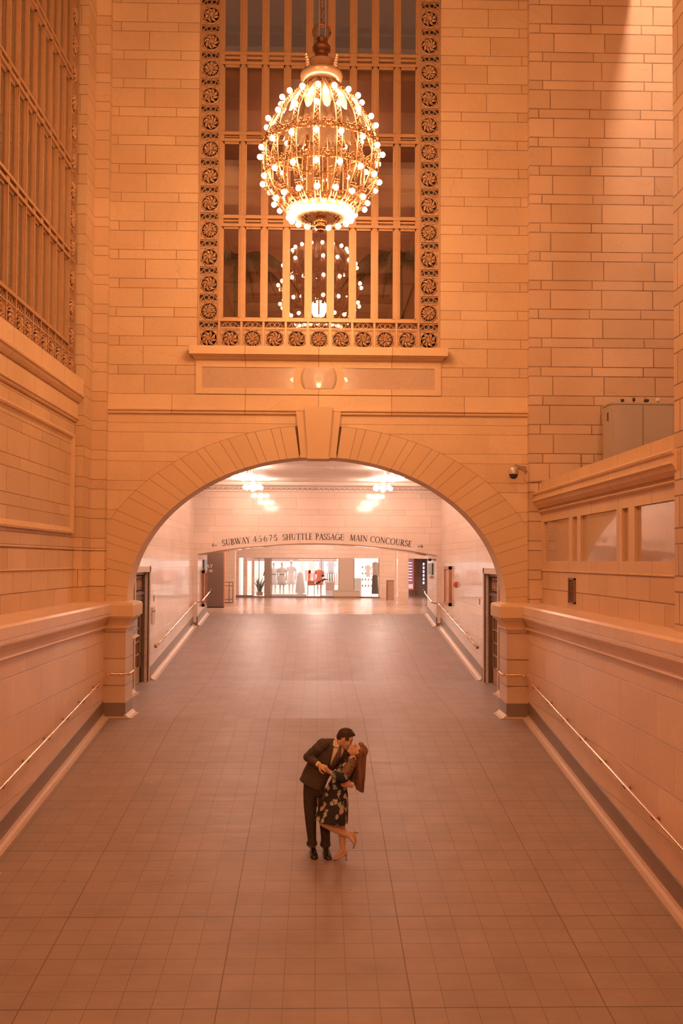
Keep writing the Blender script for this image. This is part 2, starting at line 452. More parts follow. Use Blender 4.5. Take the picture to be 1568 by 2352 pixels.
# the ring of voussoirs, wedge by wedge
m_vous, nt_, b_ = NT('voussoir_stone')
g_ = nd(nt_, 'ShaderNodeNewGeometry')
c_ = mixc(nt_, g_.outputs['Random Per Island'], (.70, .46, .27), (.74, .51, .31))
k_ = noise(nt_, g_.outputs['Position'], 1.3, 5)
nt_.links.new(mixc(nt_, mth(nt_, 'MULTIPLY', k_, .5), c_, (.60, .38, .21)), b_.inputs['Base Color'])
b_.inputs['Roughness'].default_value = .6
def ring():
    b = MB(); n_ = 80; e_ = .007
    for i in range(n_):
        t0, t1 = PI*i/n_, PI*(i+1)/n_
        q = [arc_in(t0), arc_out(t0), arc_out(t1), arc_in(t1)]
        b.face([(max(-4.165, min(4.165, x*(1+(e_/4.6 if j in (1, 2) else 0)))), YA-.003, z+(e_*math.sin(t0) if j in (1, 2) else 0)) for j, (x, z) in enumerate(q)])
    struct(b.build('trim_1', plain('mortar', (.16, .075, .035), .8, var=.2)))
    b = MB()
    # arc length table on the outer curve, from the keystone outwards
    for s in (-1, 1):
        t = math.acos(.46/4.6); cuts = [t]; acc = 0; k = 0
        wd = [.30, .18, .31, .185, .35, .17, .33, .16]+[.34, .19]*12
        while t > 0 and k < len(wd):
            x, z = arc_out(t); t2 = t-.002; x2, z2 = arc_out(t2); acc += math.hypot(x2-x, z2-z); t = t2
            if acc >= wd[k]: cuts.append(t); acc = 0; k += 1
        cuts.append(0)
        for a, c in zip(cuts, cuts[1:]):
            n = 4; g = .0009
            P = [arc_in(a-g+(c+2*g-a)*i/n) for i in range(n+1)]
            Q = [arc_out(a-g+(c+2*g-a)*i/n) for i in range(n+1)]
            Q = [(min(x, 4.17), z) for x, z in Q]
            for y in (YA-.012,):
                for i in range(n):
                    b.face([(s*P[i][0], y, P[i][1]), (s*Q[i][0], y, Q[i][1]), (s*Q[i+1][0], y, Q[i+1][1]), (s*P[i+1][0], y, P[i+1][1])])
            E = P+Q[::-1]
            for p, q in zip(E, E[1:]+E[:1]):
                b.face([(s*p[0], YA-.012, p[1]), (s*q[0], YA-.012, q[1]), (s*q[0], YA+.01, q[1]), (s*p[0], YA+.01, p[1])])
    bmesh.ops.remove_doubles(b.bm, verts=b.bm.verts, dist=.0002)
    return b
struct(ring().build('trim_1', m_vous))
# keystone
b = MB()
def wedge(x0t, x0b, x1t, x1b, zt, zb, pr):
    b.hexa([(x0b, YA-pr, zb), (x1b, YA-pr, zb), (x1b, YA+.01, zb), (x0b, YA+.01, zb), (x0t, YA-pr*1.15, zt), (x1t, YA-pr*1.15, zt), (x1t, YA+.01, zt), (x0t, YA+.01, zt)])
wedge(-.282, -.205, .282, .205, 6.11, 5.135, .19)
for s in (-1, 1):
    t0, t1 = sorted((s*.282, s*.445)); b0, b1 = sorted((s*.2, s*.352))
    wedge(t0, b0, t1, b1, 6.03, 5.165, .09)
    x0, x1 = sorted((s*.19, s*.365)); b.box(x0, x1, YA-.105, YA+.3, 5.115, 5.175)
b.box(-.22, .22, YA-.205, YA+.3, 5.085, 5.15)
struct(b.build('trim_2', m_vous))
# string course, sill, framed block and inlaid roundel
b = MB()
for x0, x1 in ((-4.16, -.285), (.285, 4.17)):
    b.mould_x([(YA+.02, 6.115), (YA-.055, 6.115), (YA-.055, 6.095), (YA-.075, 6.08), (YA-.075, 6.045), (YA-.05, 6.03), (YA-.035, 6.025), (YA-.05, 6.005), (YA-.045, 5.985), (YA-.02, 5.97), (YA+.02, 5.97)], x0, x1)
struct(b.build('trim_3', m_plainstone))
b = MB(); b.box(-4.16, 4.17, YA-.02, YA+.01, 6.115, 6.36); struct(b.build('trim_4', m_plainstone))
b = MB()
b.box(-2.545, 2.545, YA-.22, YA+.3, 7.135, 7.298)
b.rings([[(-x, YA-y, z), (x, YA-y, z), (x, YA+.02, z), (-x, YA+.02, z)] for x, y, z in ((2.50, .185, 7.135), (2.50, .185, 7.115), (2.475, .13, 7.10), (2.46, .10, 7.07), (2.45, .05, 7.055), (2.44, .03, 7.05))])
b.box(-2.437, 2.437, YA-.024, YA+.01, 6.915, 7.06)
b.box(-2.437, 2.437, YA-.024, YA+.01, 6.378, 6.495)
for s in (-1, 1):
    x0, x1 = sorted((s*2.31, s*2.437)); b.box(x0, x1, YA-.024, YA+.01, 6.495, 6.915)
struct(b.build('trim_5', m_plainstone))
b = MB(); b.box(-2.31, 2.31, YA-.008, YA+.01, 6.495, 6.915); struct(b.build('trim_6', m_polish))
def disc_band(r, pr, name, m, dome=0):
    b = MB(); zc = 6.705; h = .2095; n = 10
    R0 = []; 
    zs = [zc-h+2*h*i/n for i in range(n+1)]
    L_ = [(-math.sqrt(r*r-(z-zc)**2), z) for z in zs]
    for (xa, za), (xb, zb) in zip(L_, L_[1:]):
        m_ = 12
        for i in range(m_):
            fa, fb = i/m_, (i+1)/m_
            P = [(xa+(-2*xa)*fa, za), (xa+(-2*xa)*fb, za), (xb+(-2*xb)*fb, zb), (xb+(-2*xb)*fa, zb)]
            b.face([(x, YA-pr-dome*max(0, 1-(x*x+(z-zc)**2)/(r*r)), z) for x, z in P])
        for s in (-1, 1):
            b.face([(s*xa, YA-pr, za), (s*xb, YA-pr, zb), (s*xb, YA+.01, zb), (s*xa, YA+.01, za)])
    bmesh.ops.remove_doubles(b.bm, verts=b.bm.verts, dist=.0005)
    return struct(b.build(name, m, smooth=dome > 0))
disc_band(.5, .022, 'trim_7', m_vous)
disc_band(.36, .024, 'trim_8', m_polish2, .018)

# piers under the arch, with their moulded caps
def rect_rings(x0, x1, y0, y1, L_):
    return [[(x0-o, y0-o, z), (x1+o, y0-o, z), (x1+o, y1+o, z), (x0-o, y1+o, z)] for o, z in L_]
CAP = [(.0, 1.72), (.03, 1.735), (.045, 1.76), (.04, 1.79), (.02, 1.80), (.03, 1.83), (.07, 1.89), (.12, 1.94), (.135, 1.955), (.135, 1.975), (.165, 1.985), (.17, 2.20), (.15, 2.245), (.02, 2.27)]
for s, nm in ((-1, 'left'), (1, 'right')):
    x0, x1 = sorted((s*3.735, s*4.5))
    b = MB(); b.box(x0, x1, YA-.12, YA+.65, .30, 1.73); struct(b.build('wall_'+nm, m_slab))
    b = MB(); b.rings(rect_rings(x0, x1, YA-.12, YA+.6, CAP)); struct(b.build('trim_9', m_plainstone))
    b = MB(); b.box(x0-.012, x1+.012, YA-.132, YA+.65, 0, .30); struct(b.build('baseboard_'+nm, m_granite))
    b = MB(); xa, xb = sorted((s*3.60, s*3.74))
    b.prism([(s*3.60, YA-.14, .0), (s*3.66, YA-.14, .012), (s*3.723, YA-.14, .075), (s*3.75, YA-.14, .075), (s*3.75, YA-.14, 0)], [(s*3.60, YA+.65, .0), (s*3.66, YA+.65, .012), (s*3.723, YA+.65, .075), (s*3.75, YA+.65, .075), (s*3.75, YA+.65, 0)])
    b.box(*sorted((s*3.7, s*4.2)), YA-.15, YA-.13, 0, .035)
    struct(b.build('baseboard_'+nm, m_cove))

# hall side walls
def mir(P, s): return [(s*x, z) for x, z in P]
for s, nm in ((-1, 'left'), (1, 'right')):
    b = MB()    # lower marble wall
    Y0 = -14.0
    b.face([(s*4.16, Y0, rz(Y0)-.1), (s*4.16, -2, rz(-2)-.1), (s*4.16, YA, -.1), (s*4.16, YA, 1.76), (s*4.16, Y0, 1.76)])
    struct(b.build('wall_'+nm, m_marble))
    b = MB()    # granite band and cove follow the ramp
    for ya, yb in ((Y0, -2), (-2, YA-.13)):
        b.mould_y(mir([(4.2, 0), (4.148, 0), (4.148, .33), (4.155, .34), (4.2, .34)], s), ya, yb, rz(ya), rz(min(yb, 19.6)))
    struct(b.build('baseboard_'+nm, m_granite))
    b = MB()
    for ya, yb in ((Y0, -2), (-2, YA-.14)):
        b.mould_y(mir([(4.2, -.02), (4.035, -.02), (4.04, .012), (4.09, .022), (4.125, .05), (4.14, .085), (4.2, .09)], s), ya, yb, rz(ya), rz(min(yb, 19.6)))
    struct(b.build('baseboard_'+nm, m_cove))
    b = MB()    # dado cap
    b.mould_y(mir([(4.75, 2.275), (4.45, 2.275), (4.03, 2.235), (4.0, 2.20), (3.995, 1.985), (4.03, 1.975), (4.03, 1.955), (4.045, 1.94), (4.09, 1.89), (4.12, 1.84), (4.13, 1.81), (4.115, 1.80), (4.10, 1.79), (4.095, 1.77), (4.11, 1.745), (4.14, 1.735), (4.17, 1.73), (4.75, 1.73)], s), Y0, YA-.12)
    struct(b.build('trim_10', m_marble))

# right: pilaster and aisle wall seen over the screen wall
b = MB(); b.face([(4.165, 19.5, 2.2), (14, 19.5, 2.2), (14, 19.5, ZT), (4.165, 19.5, ZT)]); b.face([(4.165, 19.5, 2.2), (4.165, YA, 2.2), (4.165, YA, ZT), (4.165, 19.5, ZT)])
struct(b.build('wall_right', m_stone_r))
b = MB(); b.box(4.30, 5.6, 9.3, 11.9, 2.25, ZT); struct(b.build('wall_right', m_stone_r))
b = MB(); b.box(4.46, 4.85, 11.8, 19.5, 2.25, 4.66); struct(b.build('wall_right', m_polish))
b = MB()
b.box(4.41, 4.5, 11.8, 19.5, 2.26, 2.895)
struct(b.build('wall_right', m_lowblock))
b = MB()
b.mould_y([(4.5, 2.90), (4.40, 2.90), (4.385, 2.915), (4.41, 2.93), (4.41, 3.10), (4.5, 3.10)], 11.8, 19.5)
b.box(4.41, 4.5, 11.8, 19.5, 3.865, 4.1)
for ya, yb in ((19.38, 19.5), (17.16, 17.40), (16.62, 16.84), (14.345, 14.61), (13.77, 14.04), (11.8, 11.92)):
    b.box(4.41, 4.5, ya, yb, 3.10, 3.865)
b.mould_y([(4.9, 4.67), (4.40, 4.67), (4.40, 4.475), (4.33, 4.465), (4.25, 4.45), (4.225, 4.43), (4.235, 4.40), (4.26, 4.39), (4.265, 4.31), (4.225, 4.305), (4.22, 4.275), (4.25, 4.255), (4.275, 4.20), (4.32, 4.15), (4.375, 4.12), (4.385, 4.105), (4.355, 4.095), (4.345, 4.075), (4.365, 4.055), (4.41, 4.045), (4.5, 4.04), (4.9, 4.04)], 11.8, 19.52)
struct(b.build('trim_11', m_plainstone))
b = MB(); b.box(4.85, 13.9, 9.3, 19.5, 3.9, 4.2); struct(b.build('floor', m_floor))
b = MB(); b.box(13.9, 14.2, -14, 19.5, 2, ZT); b.box(4.6, 14, 2, 9.3, 2.2, ZT); struct(b.build('wall_right', m_stone_r))
b = MB(); b.box(4.42, 4.6, -14, 9.3, 2.25, ZT); struct(b.build('wall_right', m_stone))
b = MB(); b.box(4.9, 6.28, 11.9, 19.5, 14.9, 16.2); struct(b.build('trim_12', m_plainstone))   # unseen beam, added to block the gallery light and cast its slanting edge

# left: recessed bay with the tall window
XB = -4.58
b = MB(); b.box(-5.2, XB, -14, 18.8, 3.28, 6.2); b.box(-5.2, -4.42, -14, 11.9, 6.2, ZT); b.box(-5.2, -4.42, 18.8, YA+.2, 3.28, ZT)
b.box(-5.0, -4.15, 19.5, YA+.2, 3.28, ZT)
struct(b.build('wall_left', m_stone))
b = MB(); b.box(-5.2, XB, -14, 18.8, 2.25, 3.28); b.box(-5.2, -4.42, 18.8, YA+.2, 2.25, 3.28); b.box(-5.0, -4.15, 19.5, YA+.2, 2.25, 3.28)
struct(b.build('wall_left', m_lowblock))
b = MB()
for z in (3.28, 2.915):
    b.mould_y([(-4.62, z+.02), (-4.56, z+.012), (-4.55, z), (-4.56, z-.012), (-4.62, z-.015)], -14, 18.8)
    b.box(-4.6, -4.405, 18.79, YA, z-.015, z+.015); b.box(-4.45, -4.135, 19.485, YA, z-.015, z+.015)
b.box(-5.2, -4.43, 2, 18.8, 6.2, 6.46)                              # sill
b.mould_y([(-4.6, 6.2), (-4.43, 6.2), (-4.40, 6.17), (-4.405, 6.13), (-4.44, 6.11), (-4.45, 6.085), (-4.48, 6.05), (-4.50, 6.03), (-4.6, 6.03)], 2, 18.8)
b.mould_y([(-4.62, 5.76), (-4.53, 5.76), (-4.505, 5.745), (-4.505, 5.715), (-4.53, 5.695), (-4.54, 5.67), (-4.56, 5.66), (-4.62, 5.66)], 2, 18.8)
b.box(-4.6, -4.53, 2, 18.8, 5.76, 6.03)
# raised frame of the long panel
fr_p = [(0, .0), (.055, .0), (.065, .03), (.05, .06), (.025, .075), (.012, .10), (0, .12)]
def frame_y(z, flip):
    pr = [(XB+a, z+(-c if flip else c)) for a, c in fr_p]+[(XB-.02, z+(-.12 if flip else .12)), (XB-.02, z)]
    b.mould_y(pr, 2, 18.62)
frame_y(5.40, True); frame_y(3.56, False)
b.prism([(XB-.02, 18.5, 3.56), (XB+.055, 18.5, 3.56), (XB+.065, 18.56, 3.56), (XB+.03, 18.6, 3.56), (XB+.01, 18.64, 3.56), (XB-.02, 18.64, 3.56)],
        [(XB-.02, 18.5, 5.40), (XB+.055, 18.5, 5.40), (XB+.065, 18.56, 5.40), (XB+.03, 18.6, 5.40), (XB+.01, 18.64, 5.40), (XB-.02, 18.64, 5.40)])
struct(b.build('trim_13', m_plainstone))

# back of the hall and its coffered ceiling
b = MB(); b.box(-6, 14, -14.4, -14, -3, ZT); struct(b.build('wall_back', m_stone))
b = MB(); b.box(-6, 14.2, -14.4, 20.5, ZT, ZT+.3)
struct(b.build('ceiling', m_plaster2))
b = MB()
for i in range(10):
    y = -13+i*3.5; b.box(-4.4, 4.3, y, y+.5, ZT-.45, ZT+.01)
    b.box(-4.4, 4.3, y-.12, y+.62, ZT-.15, ZT+.01)
    for x0, x1 in ((-4.4, -3.7), (-.35, .35), (3.6, 4.3)):
        b.box(x0, x1, y+.5, y+3.5, ZT-.40, ZT+.01); b.box(x0-.12, x1+.12, y+.5, y+3.5, ZT-.14, ZT+.01)
struct(b.build('ceiling', m_plaster2))

# ------------------------------------------------------------------ tall windows
def petal(b, c, ang, r, L_, wd, th, curl):
    """one fleshy leaf lobe"""
    n = 5; pts = []
    for i in range(n):
        f = i/(n-1)
        a = ang+curl*f
        rr = r+L_*f
        pts.append((c[0]+rr*math.cos(a), c[1]-th*(.5+.8*math.sin(f*PI)), c[2]+rr*math.sin(a)))
    b.tube(pts, [wd*.5, wd*.95, wd, wd*.75, wd*.25], 6)
def rosette_mb(kind):
    b = MB(); h = .196
    for x0, x1, z0, z1 in ((-h, h, -h, -h+.022), (-h, h, h-.022, h), (-h, -h+.022, -h, h), (h-.022, h, -h, h)):
        b.box(x0, x1, -.03, .02, z0, z1)
    R = .168; n = 28
    ringp = [(R*math.cos(2*PI*i/n), -.02, R*math.sin(2*PI*i/n)) for i in range(n+1)]
    b.tube(ringp, .014, 6)
    for sx in (-1, 1):
        for sz in (-1, 1): b.face([(sx*h*.9, -.012, sz*h*.9), (sx*.085, -.012, sz*h*.9), (sx*.12, -.012, sz*.12), (sx*h*.9, -.012, sz*.085)])
    rnd = random.Random(3+kind)
    for k in range(8):
        a = 2*PI*k/8
        cu = (.55, -.15, .9)[kind]
        petal(b, (0, -.01, 0), a, .05, .095, .026, .03, cu)
        petal(b, (0, -.0, 0), a+.35, .075, .07, .018, .018, cu*.6)
    for k in range(6):
        a = 2*PI*k/6+.3; petal(b, (0, -.03, 0), a, .015, .05, .019, .025, .7)
    b.ell((0, -.06, 0), .028, .028, .028, u=8, v=6)
    for k in range(10):
        a = rnd.random()*6.28; r = .05+.08*rnd.random(); b.ell((r*math.cos(a), -.045, r*math.sin(a)), .016, .014, .014, u=6, v=5)
    return b
def knot_mb():
    b = MB(); h = .196; z1 = .066
    for x0, x1, za, zb in ((-h, h, -z1, -z1+.014), (-h, h, z1-.014, z1)): b.box(x0, x1, -.03, .02, za, zb)
    for s in (-1, 1):
        b.tube([(s*.05+.045*math.cos(a), -.015, .045*math.sin(a)) for a in [2*PI*i/14 for i in range(15)]], .009, 5)
        b.tube([(s*(.09+.09*f), -.015, .045*math.cos(f*PI)) for f in [i/8 for i in range(9)]], .010, 5)
        b.ell((s*.17, -.02, -.03), .016, u=6, v=5)
    return b
class Lib: pass
lib = Lib()
def window(name, loc, rotz, npane, pitch, z_sill, rows, ztop, side=True, label=None):
    """bronze window in its own plane: x along, y into the wall, z up"""
    root = sempty(name, loc, rotz)
    sw = .425; x0 = sw; W_ = npane*pitch+2*sw
    b = MB()    # mullions and transoms
    b.box(-.0, .03, -.06, .12, z_sill, ztop); b.box(W_-.03, W_, -.06, .12, z_sill, ztop)
    for i in range(npane+1):
        x = x0+i*pitch
        b.box(x-.022, x+.022, -.05, .05, z_sill, ztop)
        b.box(x-.052, x+.052, -.026, .05, z_sill+.58, ztop)
    for z0, z1 in rows:
        b.box(x0, W_-x0, -.06, .05, z0, z0+.055); b.box(x0, W_-x0, -.06, .05, z1-.055, z1)
        b.box(x0, W_-x0, .03, .05, z0, z1)
        for i in range(npane):
            x = x0+i*pitch; b.box(x+.075, x+pitch-.075, -.02, .03, (z0+z1)/2-.0, z1-.075); b.box(x+.022, x+.07, -.045, .03, z0, z1); b.box(x+pitch-.07, x+pitch-.022, -.045, .03, z0, z1)
    b.box(x0, W_-x0, -.06, .05, z_sill+.56, z_sill+.62)
    o = b.build('window_frame', m_bronze, root)
    zz = [(z_sill+.62)]+[v for r in rows for v in r]+[ztop]
    b = MB()    # sashes inside each light
    for i in range(npane):
        x = x0+i*pitch+.052; x2 = x0+(i+1)*pitch-.052
        for a, c in zip(zz[::2], zz[1::2]):
            b.box(x, x+.022, -.012, .05, a, c); b.box(x2-.022, x2, -.012, .05, a, c)
            b.box(x, x2, -.012, .05, a, a+.03); b.box(x, x2, -.012, .05, c-.04, c)
    b.build('sash', m_bronze, root)
    b = MB(); b.box(x0, W_-x0, .0, .012, z_sill+.43, ztop); b.build('glass_pane', m_glass, root)
    b = MB(); b.box(.0, sw, .04, .06, z_sill, ztop); b.box(W_-sw, W_, .04, .06, z_sill, ztop); b.box(0, W_, .04, .06, z_sill, z_sill+.43)
    b.build('backing', m_dark, root)
    if not hasattr(lib, 'ros'):
        lib.ros = [rosette_mb(k).build('rosette_grille', m_bronze_d, root) for k in range(3)]
        lib.kn = knot_mb().build('knot_grille', m_bronze_d, root)
        lib.first = [True]*3; lib.kfirst = True
    def put(proto, x, z):
        fresh = proto.get('_used') is None
        if fresh: o = proto; o['_used'] = 1
        else:
            o = proto.copy(); COL.objects.link(o)
        o.parent = root; o.location = (x, 0, z)
    for i in range(npane):
        x = x0+(i+.5)*pitch
        put(lib.ros[i % 3], x, z_sill+.215); put(lib.kn, x, z_sill+.50)
    b = MB()
    for i in range(npane): x = x0+i*pitch; b.box(x, x+pitch, -.05, .03, z_sill, z_sill+.018); b.box(x, x+pitch, -.045, .03, z_sill+.41, z_sill+.432)
    sides = [sw/2+.005, W_-sw/2-.005] if side else [W_-sw/2-.005]
    for sx in sides:
        z = z_sill+.215; k = 0
        while z < ztop:
            put(lib.ros[k % 3], sx, z); put(lib.kn, sx, z+.272); z += .547; k += 1
    b.build('ledge_bar', m_bronze_d, root)
    return root
R1 = [(9.772, 9.991), (11.50, 11.688), (13.068, 13.32)]
w1 = window('window_1', (-2.42, YA+.16, 0), 0, 9, .4433, 7.30, R1, 15.6)
R2 = [(8.60, 8.78), (10.27, 10.45), (11.94, 12.12), (13.6, 13.78)]
w2 = window('window_2', (-4.63, 11.93, 0), PI/2, 13, .4538, 6.46, R2, 15.6, side=False)
for o in list(lib.ros)+[lib.kn]:
    pass
for o in bpy.data.objects:
    if '_used' in o: del o['_used']

# room behind the front window
b = MB()
b.face([(-5, 25, 6.2), (5, 25, 6.2), (5, 25, 15), (-5, 25, 15)]); b.face([(-4.6, 20.05, 6.2), (-4.6, 25, 6.2), (-4.6, 25, 15), (-4.6, 20.05, 15)]); b.face([(4.6, 20.05, 6.2), (4.6, 25, 6.2), (4.6, 25, 15), (4.6, 20.05, 15)])
struct(b.build('wall_bar', plain('bar_wall', (.34, .17, .11), .6, var=.15, scale=1.2)))
m_barc = plain('bar_ceiling', (.40, .21, .14), .6, var=.1)
b = MB(); b.box(-5, 5, 20.05, 25, 12.9, 13.1); struct(b.build('ceiling', m_barc))
b = MB(); b.box(-5, 5, 20.05, 25, 6.1, 6.3); struct(b.build('floor', m_barc))
# behind the left window: unlit store room
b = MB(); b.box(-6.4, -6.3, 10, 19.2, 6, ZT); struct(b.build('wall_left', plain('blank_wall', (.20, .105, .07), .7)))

m_dbronze = plain('door_bronze', (.20, .13, .09), .45, metal=.3, var=.2)
# ------------------------------------------------------------------ inner passage
DY0, DY1, DZ = 23.5, 25.42, 2.78
for s, nm in ((-1, 'left'), (1, 'right')):
    X = s*4.28
    b = MB()
    b.face([(X, YA+.65, 0), (X, DY0, 0), (X, DY0, DZ), (X, YA+.65, DZ)])
    b.face([(X, DY1, -.1), (X, 34.5, .7), (X, 34.5, DZ), (X, DY1, DZ)])
    b.face([(X, YA+.65, DZ), (X, 34.5, DZ), (X, 34.5, 5.8), (X, YA+.65, 5.8)])
    X2 = s*4.62
    for y in (DY0, DY1): b.face([(X, y, 0), (X2, y, 0), (X2, y, DZ), (X, y, DZ)])
    b.face([(X, DY0, DZ), (X2, DY0, DZ), (X2, DY1, DZ), (X, DY1, DZ)])
    struct(b.build('wall_'+nm, m_inner))
    b = MB()    # bands at the foot
    b.box(*sorted((s*4.26, s*4.3)), YA+.65, DY0-.14, 0, .33)
    b.mould_y(mir([(4.3, 0), (4.265, 0), (4.265, .33), (4.3, .34)], s), DY1+.3, 34.5, rz(DY1+.3), rz(34.5))
    struct(b.build('baseboard_'+nm, m_granite))
    b = MB()
    cv = mir([(4.3, -.02), (4.12, -.02), (4.125, .012), (4.19, .022), (4.235, .05), (4.255, .09), (4.3, .095)], s)
    b.mould_y(cv, YA+.65, DY0-.14, 0, 0); b.mould_y(cv, DY1+.3, 25.75, 0, 0); b.mould_y(cv, 25.75, 34.5, 0, rz(34.5))
    struct(b.build('baseboard_'+nm, m_cove))
    b = MB()    # door surround
    a_ = .14
    b.box(*sorted((s*4.25, s*4.3)), DY0-a_, DY0, 0, DZ+a_); b.box(*sorted((s*4.25, s*4.3)), DY1, DY1+a_, 0, DZ+a_); b.box(*sorted((s*4.25, s*4.3)), DY0-a_, DY1+a_, DZ, DZ+a_)
    struct(b.build('trim_14', m_cove))
    # bronze door
    root = sempty('door_%d' % (1 if s < 0 else 2), (s*4.6, DY0, 0)); WORLDP.add(root.name)
    b = MB(); xa, xb = sorted((s*4.37, s*4.56))
    for y0_, y1_ in ((DY0, DY0+.07), (DY1-.07, DY1)): b.box(xa, xb, y0_, y1_, 0, DZ)
    b.box(xa, xb, DY0, DY1, DZ-.07, DZ); b.box(*sorted((s*4.42, s*4.56)), DY0, DY1, 2.08, 2.30); b.box(*sorted((s*4.38, s*4.56)), DY0, DY1, 2.22, 2.27)
    b.build('door_frame', m_dbronze, root)
    for k in range(2):
        y0_ = DY0+.07+k*(DY1-DY0-.14)/2; y1_ = y0_+(DY1-DY0-.14)/2
        b = MB(); xa, xb = sorted((s*4.46, s*4.51))
        for a, c in ((y0_, y0_+.09), (y1_-.09, y1_)): b.box(xa, xb, a, c, .01, 2.08)
        b.box(xa, xb, y0_, y1_, .01, .40); b.box(xa, xb, y0_, y1_, 1.98, 2.08)
        ym = (y0_+y1_)/2; b.box(xa, xb, ym-.02, ym+.02, .4, 2.0)
        for j in range(1, 5): b.box(xa, xb, y0_, y1_, .4+j*.32-.02, .4+j*.32+.02)
        leaf = b.build('door_leaf', m_bronze, root)
        b = MB(); b.box(*sorted((s*4.495, s*4.50)), y0_+.05, y1_-.05, .3, 2.0); b.build('glass_pane', m_dglass, leaf)
    b = MB(); b.box(*sorted((s*4.52, s*4.53)), DY0, DY1, 2.3, DZ); b.build('transom_glass', m_dglass, root)
    b = MB()
    for k in range(7):
        y = DY0+.1+k*(DY1-DY0-.2)/6; b.box(*sorted((s*4.44, s*4.47)), y-.014, y+.014, 2.31, DZ-.06)
    for k in range(6):
        yc = DY0+.1+(k+.5)*(DY1-DY0-.2)/6
        b.tube([(s*4.45, yc+.10*math.cos(a), 2.515+.13*math.sin(a)) for a in [2*PI*i/12 for i in range(13)]], .013, 6)
        b.tube([(s*4.45, yc+.04*math.cos(a), 2.515+.05*math.sin(a)) for a in [2*PI*i/8 for i in range(9)]], .012, 6)
    for z in (2.36, 2.66): b.box(*sorted((s*4.44, s*4.47)), DY0, DY1, z-.012, z+.012)
    b.build('transom_grille', m_bronze, root)
    # wall behind the door
    b = MB(); b.box(*sorted((s*4.60, s*4.68)), DY0-.2, DY1+.2, 0, DZ+.1); struct(b.build('wall_'+nm, m_dark))

# far wall of the passage: segmental portal
PH, PZ0, PZ1 = 4.13, 3.27, 3.665
RR = (PH*PH+(PZ1-PZ0)**2)/(2*(PZ1-PZ0))
def pz(x): return PZ1-(RR-math.sqrt(RR*RR-x*x))
xs = [-PH+2*PH*i/48 for i in range(49)]
b = MB()
for xa, xb in zip(xs, xs[1:]):
    b.face([(xa, 34.5, pz(xa)), (xb, 34.5, pz(xb)), (xb, 34.5, 5.8), (xa, 34.5, 5.8)])
for s in (-1, 1): b.face([(s*PH, 34.5, .5), (s*4.4, 34.5, .5), (s*4.4, 34.5, 5.8), (s*PH, 34.5, 5.8)])
struct(b.build('wall_portal', m_inner))
b = MB()
for xa, xb in zip(xs, xs[1:]): b.face([(xa, 34.5, pz(xa)), (xb, 34.5, pz(xb)), (xb, 37.4, pz(xb)), (xa, 37.4, pz(xa))])
for s in (-1, 1): b.face([(s*PH, 34.5, .6), (s*PH, 37.4, .9), (s*PH, 37.4, PZ0), (s*PH, 34.5, PZ0)])
for xa, xb in zip(xs, xs[1:]): b.face([(xa, 37.4, pz(xa)), (xb, 37.4, pz(xb)), (xb, 37.4, 5.4), (xa, 37.4, 5.4)])
for s in (-1, 1): b.face([(s*PH, 37.4, .6), (s*13, 37.4, .6), (s*13, 37.4, 5.4), (s*PH, 37.4, 5.4)])
struct(b.build('wall_portal', m_inner))
b = MB()    # metal bead along the curved lintel
b.tube([(x, 34.49, pz(x)+.004) for x in xs], .022, 6)
struct(b.build('trim_15', m_bronze))
b = MB()
for s in (-1, 1):
    b.mould_y(mir([(4.15, 0), (4.12, 0), (4.12, .33), (4.15, .34)], s), 34.5, 37.4, rz(34.5), rz(37.4))
    b.box(*sorted((s*4.125, s*4.3)), 34.485, 34.51, rz(34.5)-.05, rz(34.5)+.13)
struct(b.build('baseboard_portal', m_granite))
b = MB()
for s in (-1, 1): b.mould_y(mir([(4.15, -.02), (4.0, -.02), (4.01, .012), (4.07, .022), (4.11, .06), (4.15, .08)], s), 34.5, 37.4, rz(34.5), rz(37.4))
struct(b.build('baseboard_portal', m_cove))
# ceiling of the passage, with border, coving and frieze
b = MB(); b.box(-4.4, 4.4, YA+.65, 34.6, 5.74, 5.85); struct(b.build('ceiling', m_ceil))
b = MB()
cx = 3.62
for s in (-1, 1): b.box(*sorted((s*cx, s*4.4)), YA+.6, 34.6, 5.655, 5.75)
b.box(-4.4, 4.4, 33.78, 34.6, 5.655, 5.75); b.box(-4.4, 4.4, YA+.6, 21.2, 5.655, 5.75)
for s in (-1, 1):
    b.mould_y(mir([(cx+.02, 5.66), (cx, 5.655), (cx-.02, 5.69), (cx-.06, 5.70), (cx-.08, 5.735), (cx-.08, 5.75), (cx+.02, 5.75)], s), 21.2, 33.8)
    b.mould_y(mir([(4.3, 5.46), (4.24, 5.47), (4.22, 5.50), (4.22, 5.62), (4.15, 5.64), (4.10, 5.66), (4.3, 5.66)], s), YA+.65, 34.5)
b.mould_x([(33.78, 5.66), (33.76, 5.69), (33.72, 5.70), (33.70, 5.75), (33.80, 5.75)], -cx, cx)
b.mould_x([(34.52, 5.46), (34.46, 5.47), (34.44, 5.50), (34.44, 5.62), (34.38, 5.64), (34.33, 5.66), (34.52, 5.66)], -4.3, 4.3)
struct(b.build('trim_16', m_ceil))
b = MB()
n = 46
for i in range(n):
    x = -4.2+8.4*(i+.5)/n
    b.tube([(x-.06, 34.435, 5.53), (x-.02, 34.42, 5.59), (x+.03, 34.42, 5.585), (x+.02, 34.42, 5.54), (x-.01, 34.42, 5.55)], .013, 5)
    b.box(x+.065, x+.085, 34.42, 34.44, 5.51, 5.61)
struct(b.build('trim_17', plain('frieze_gilding', (.42, .27, .17), .5, var=.3, scale=20)))  # frieze ornament in one brown tone, varied at random
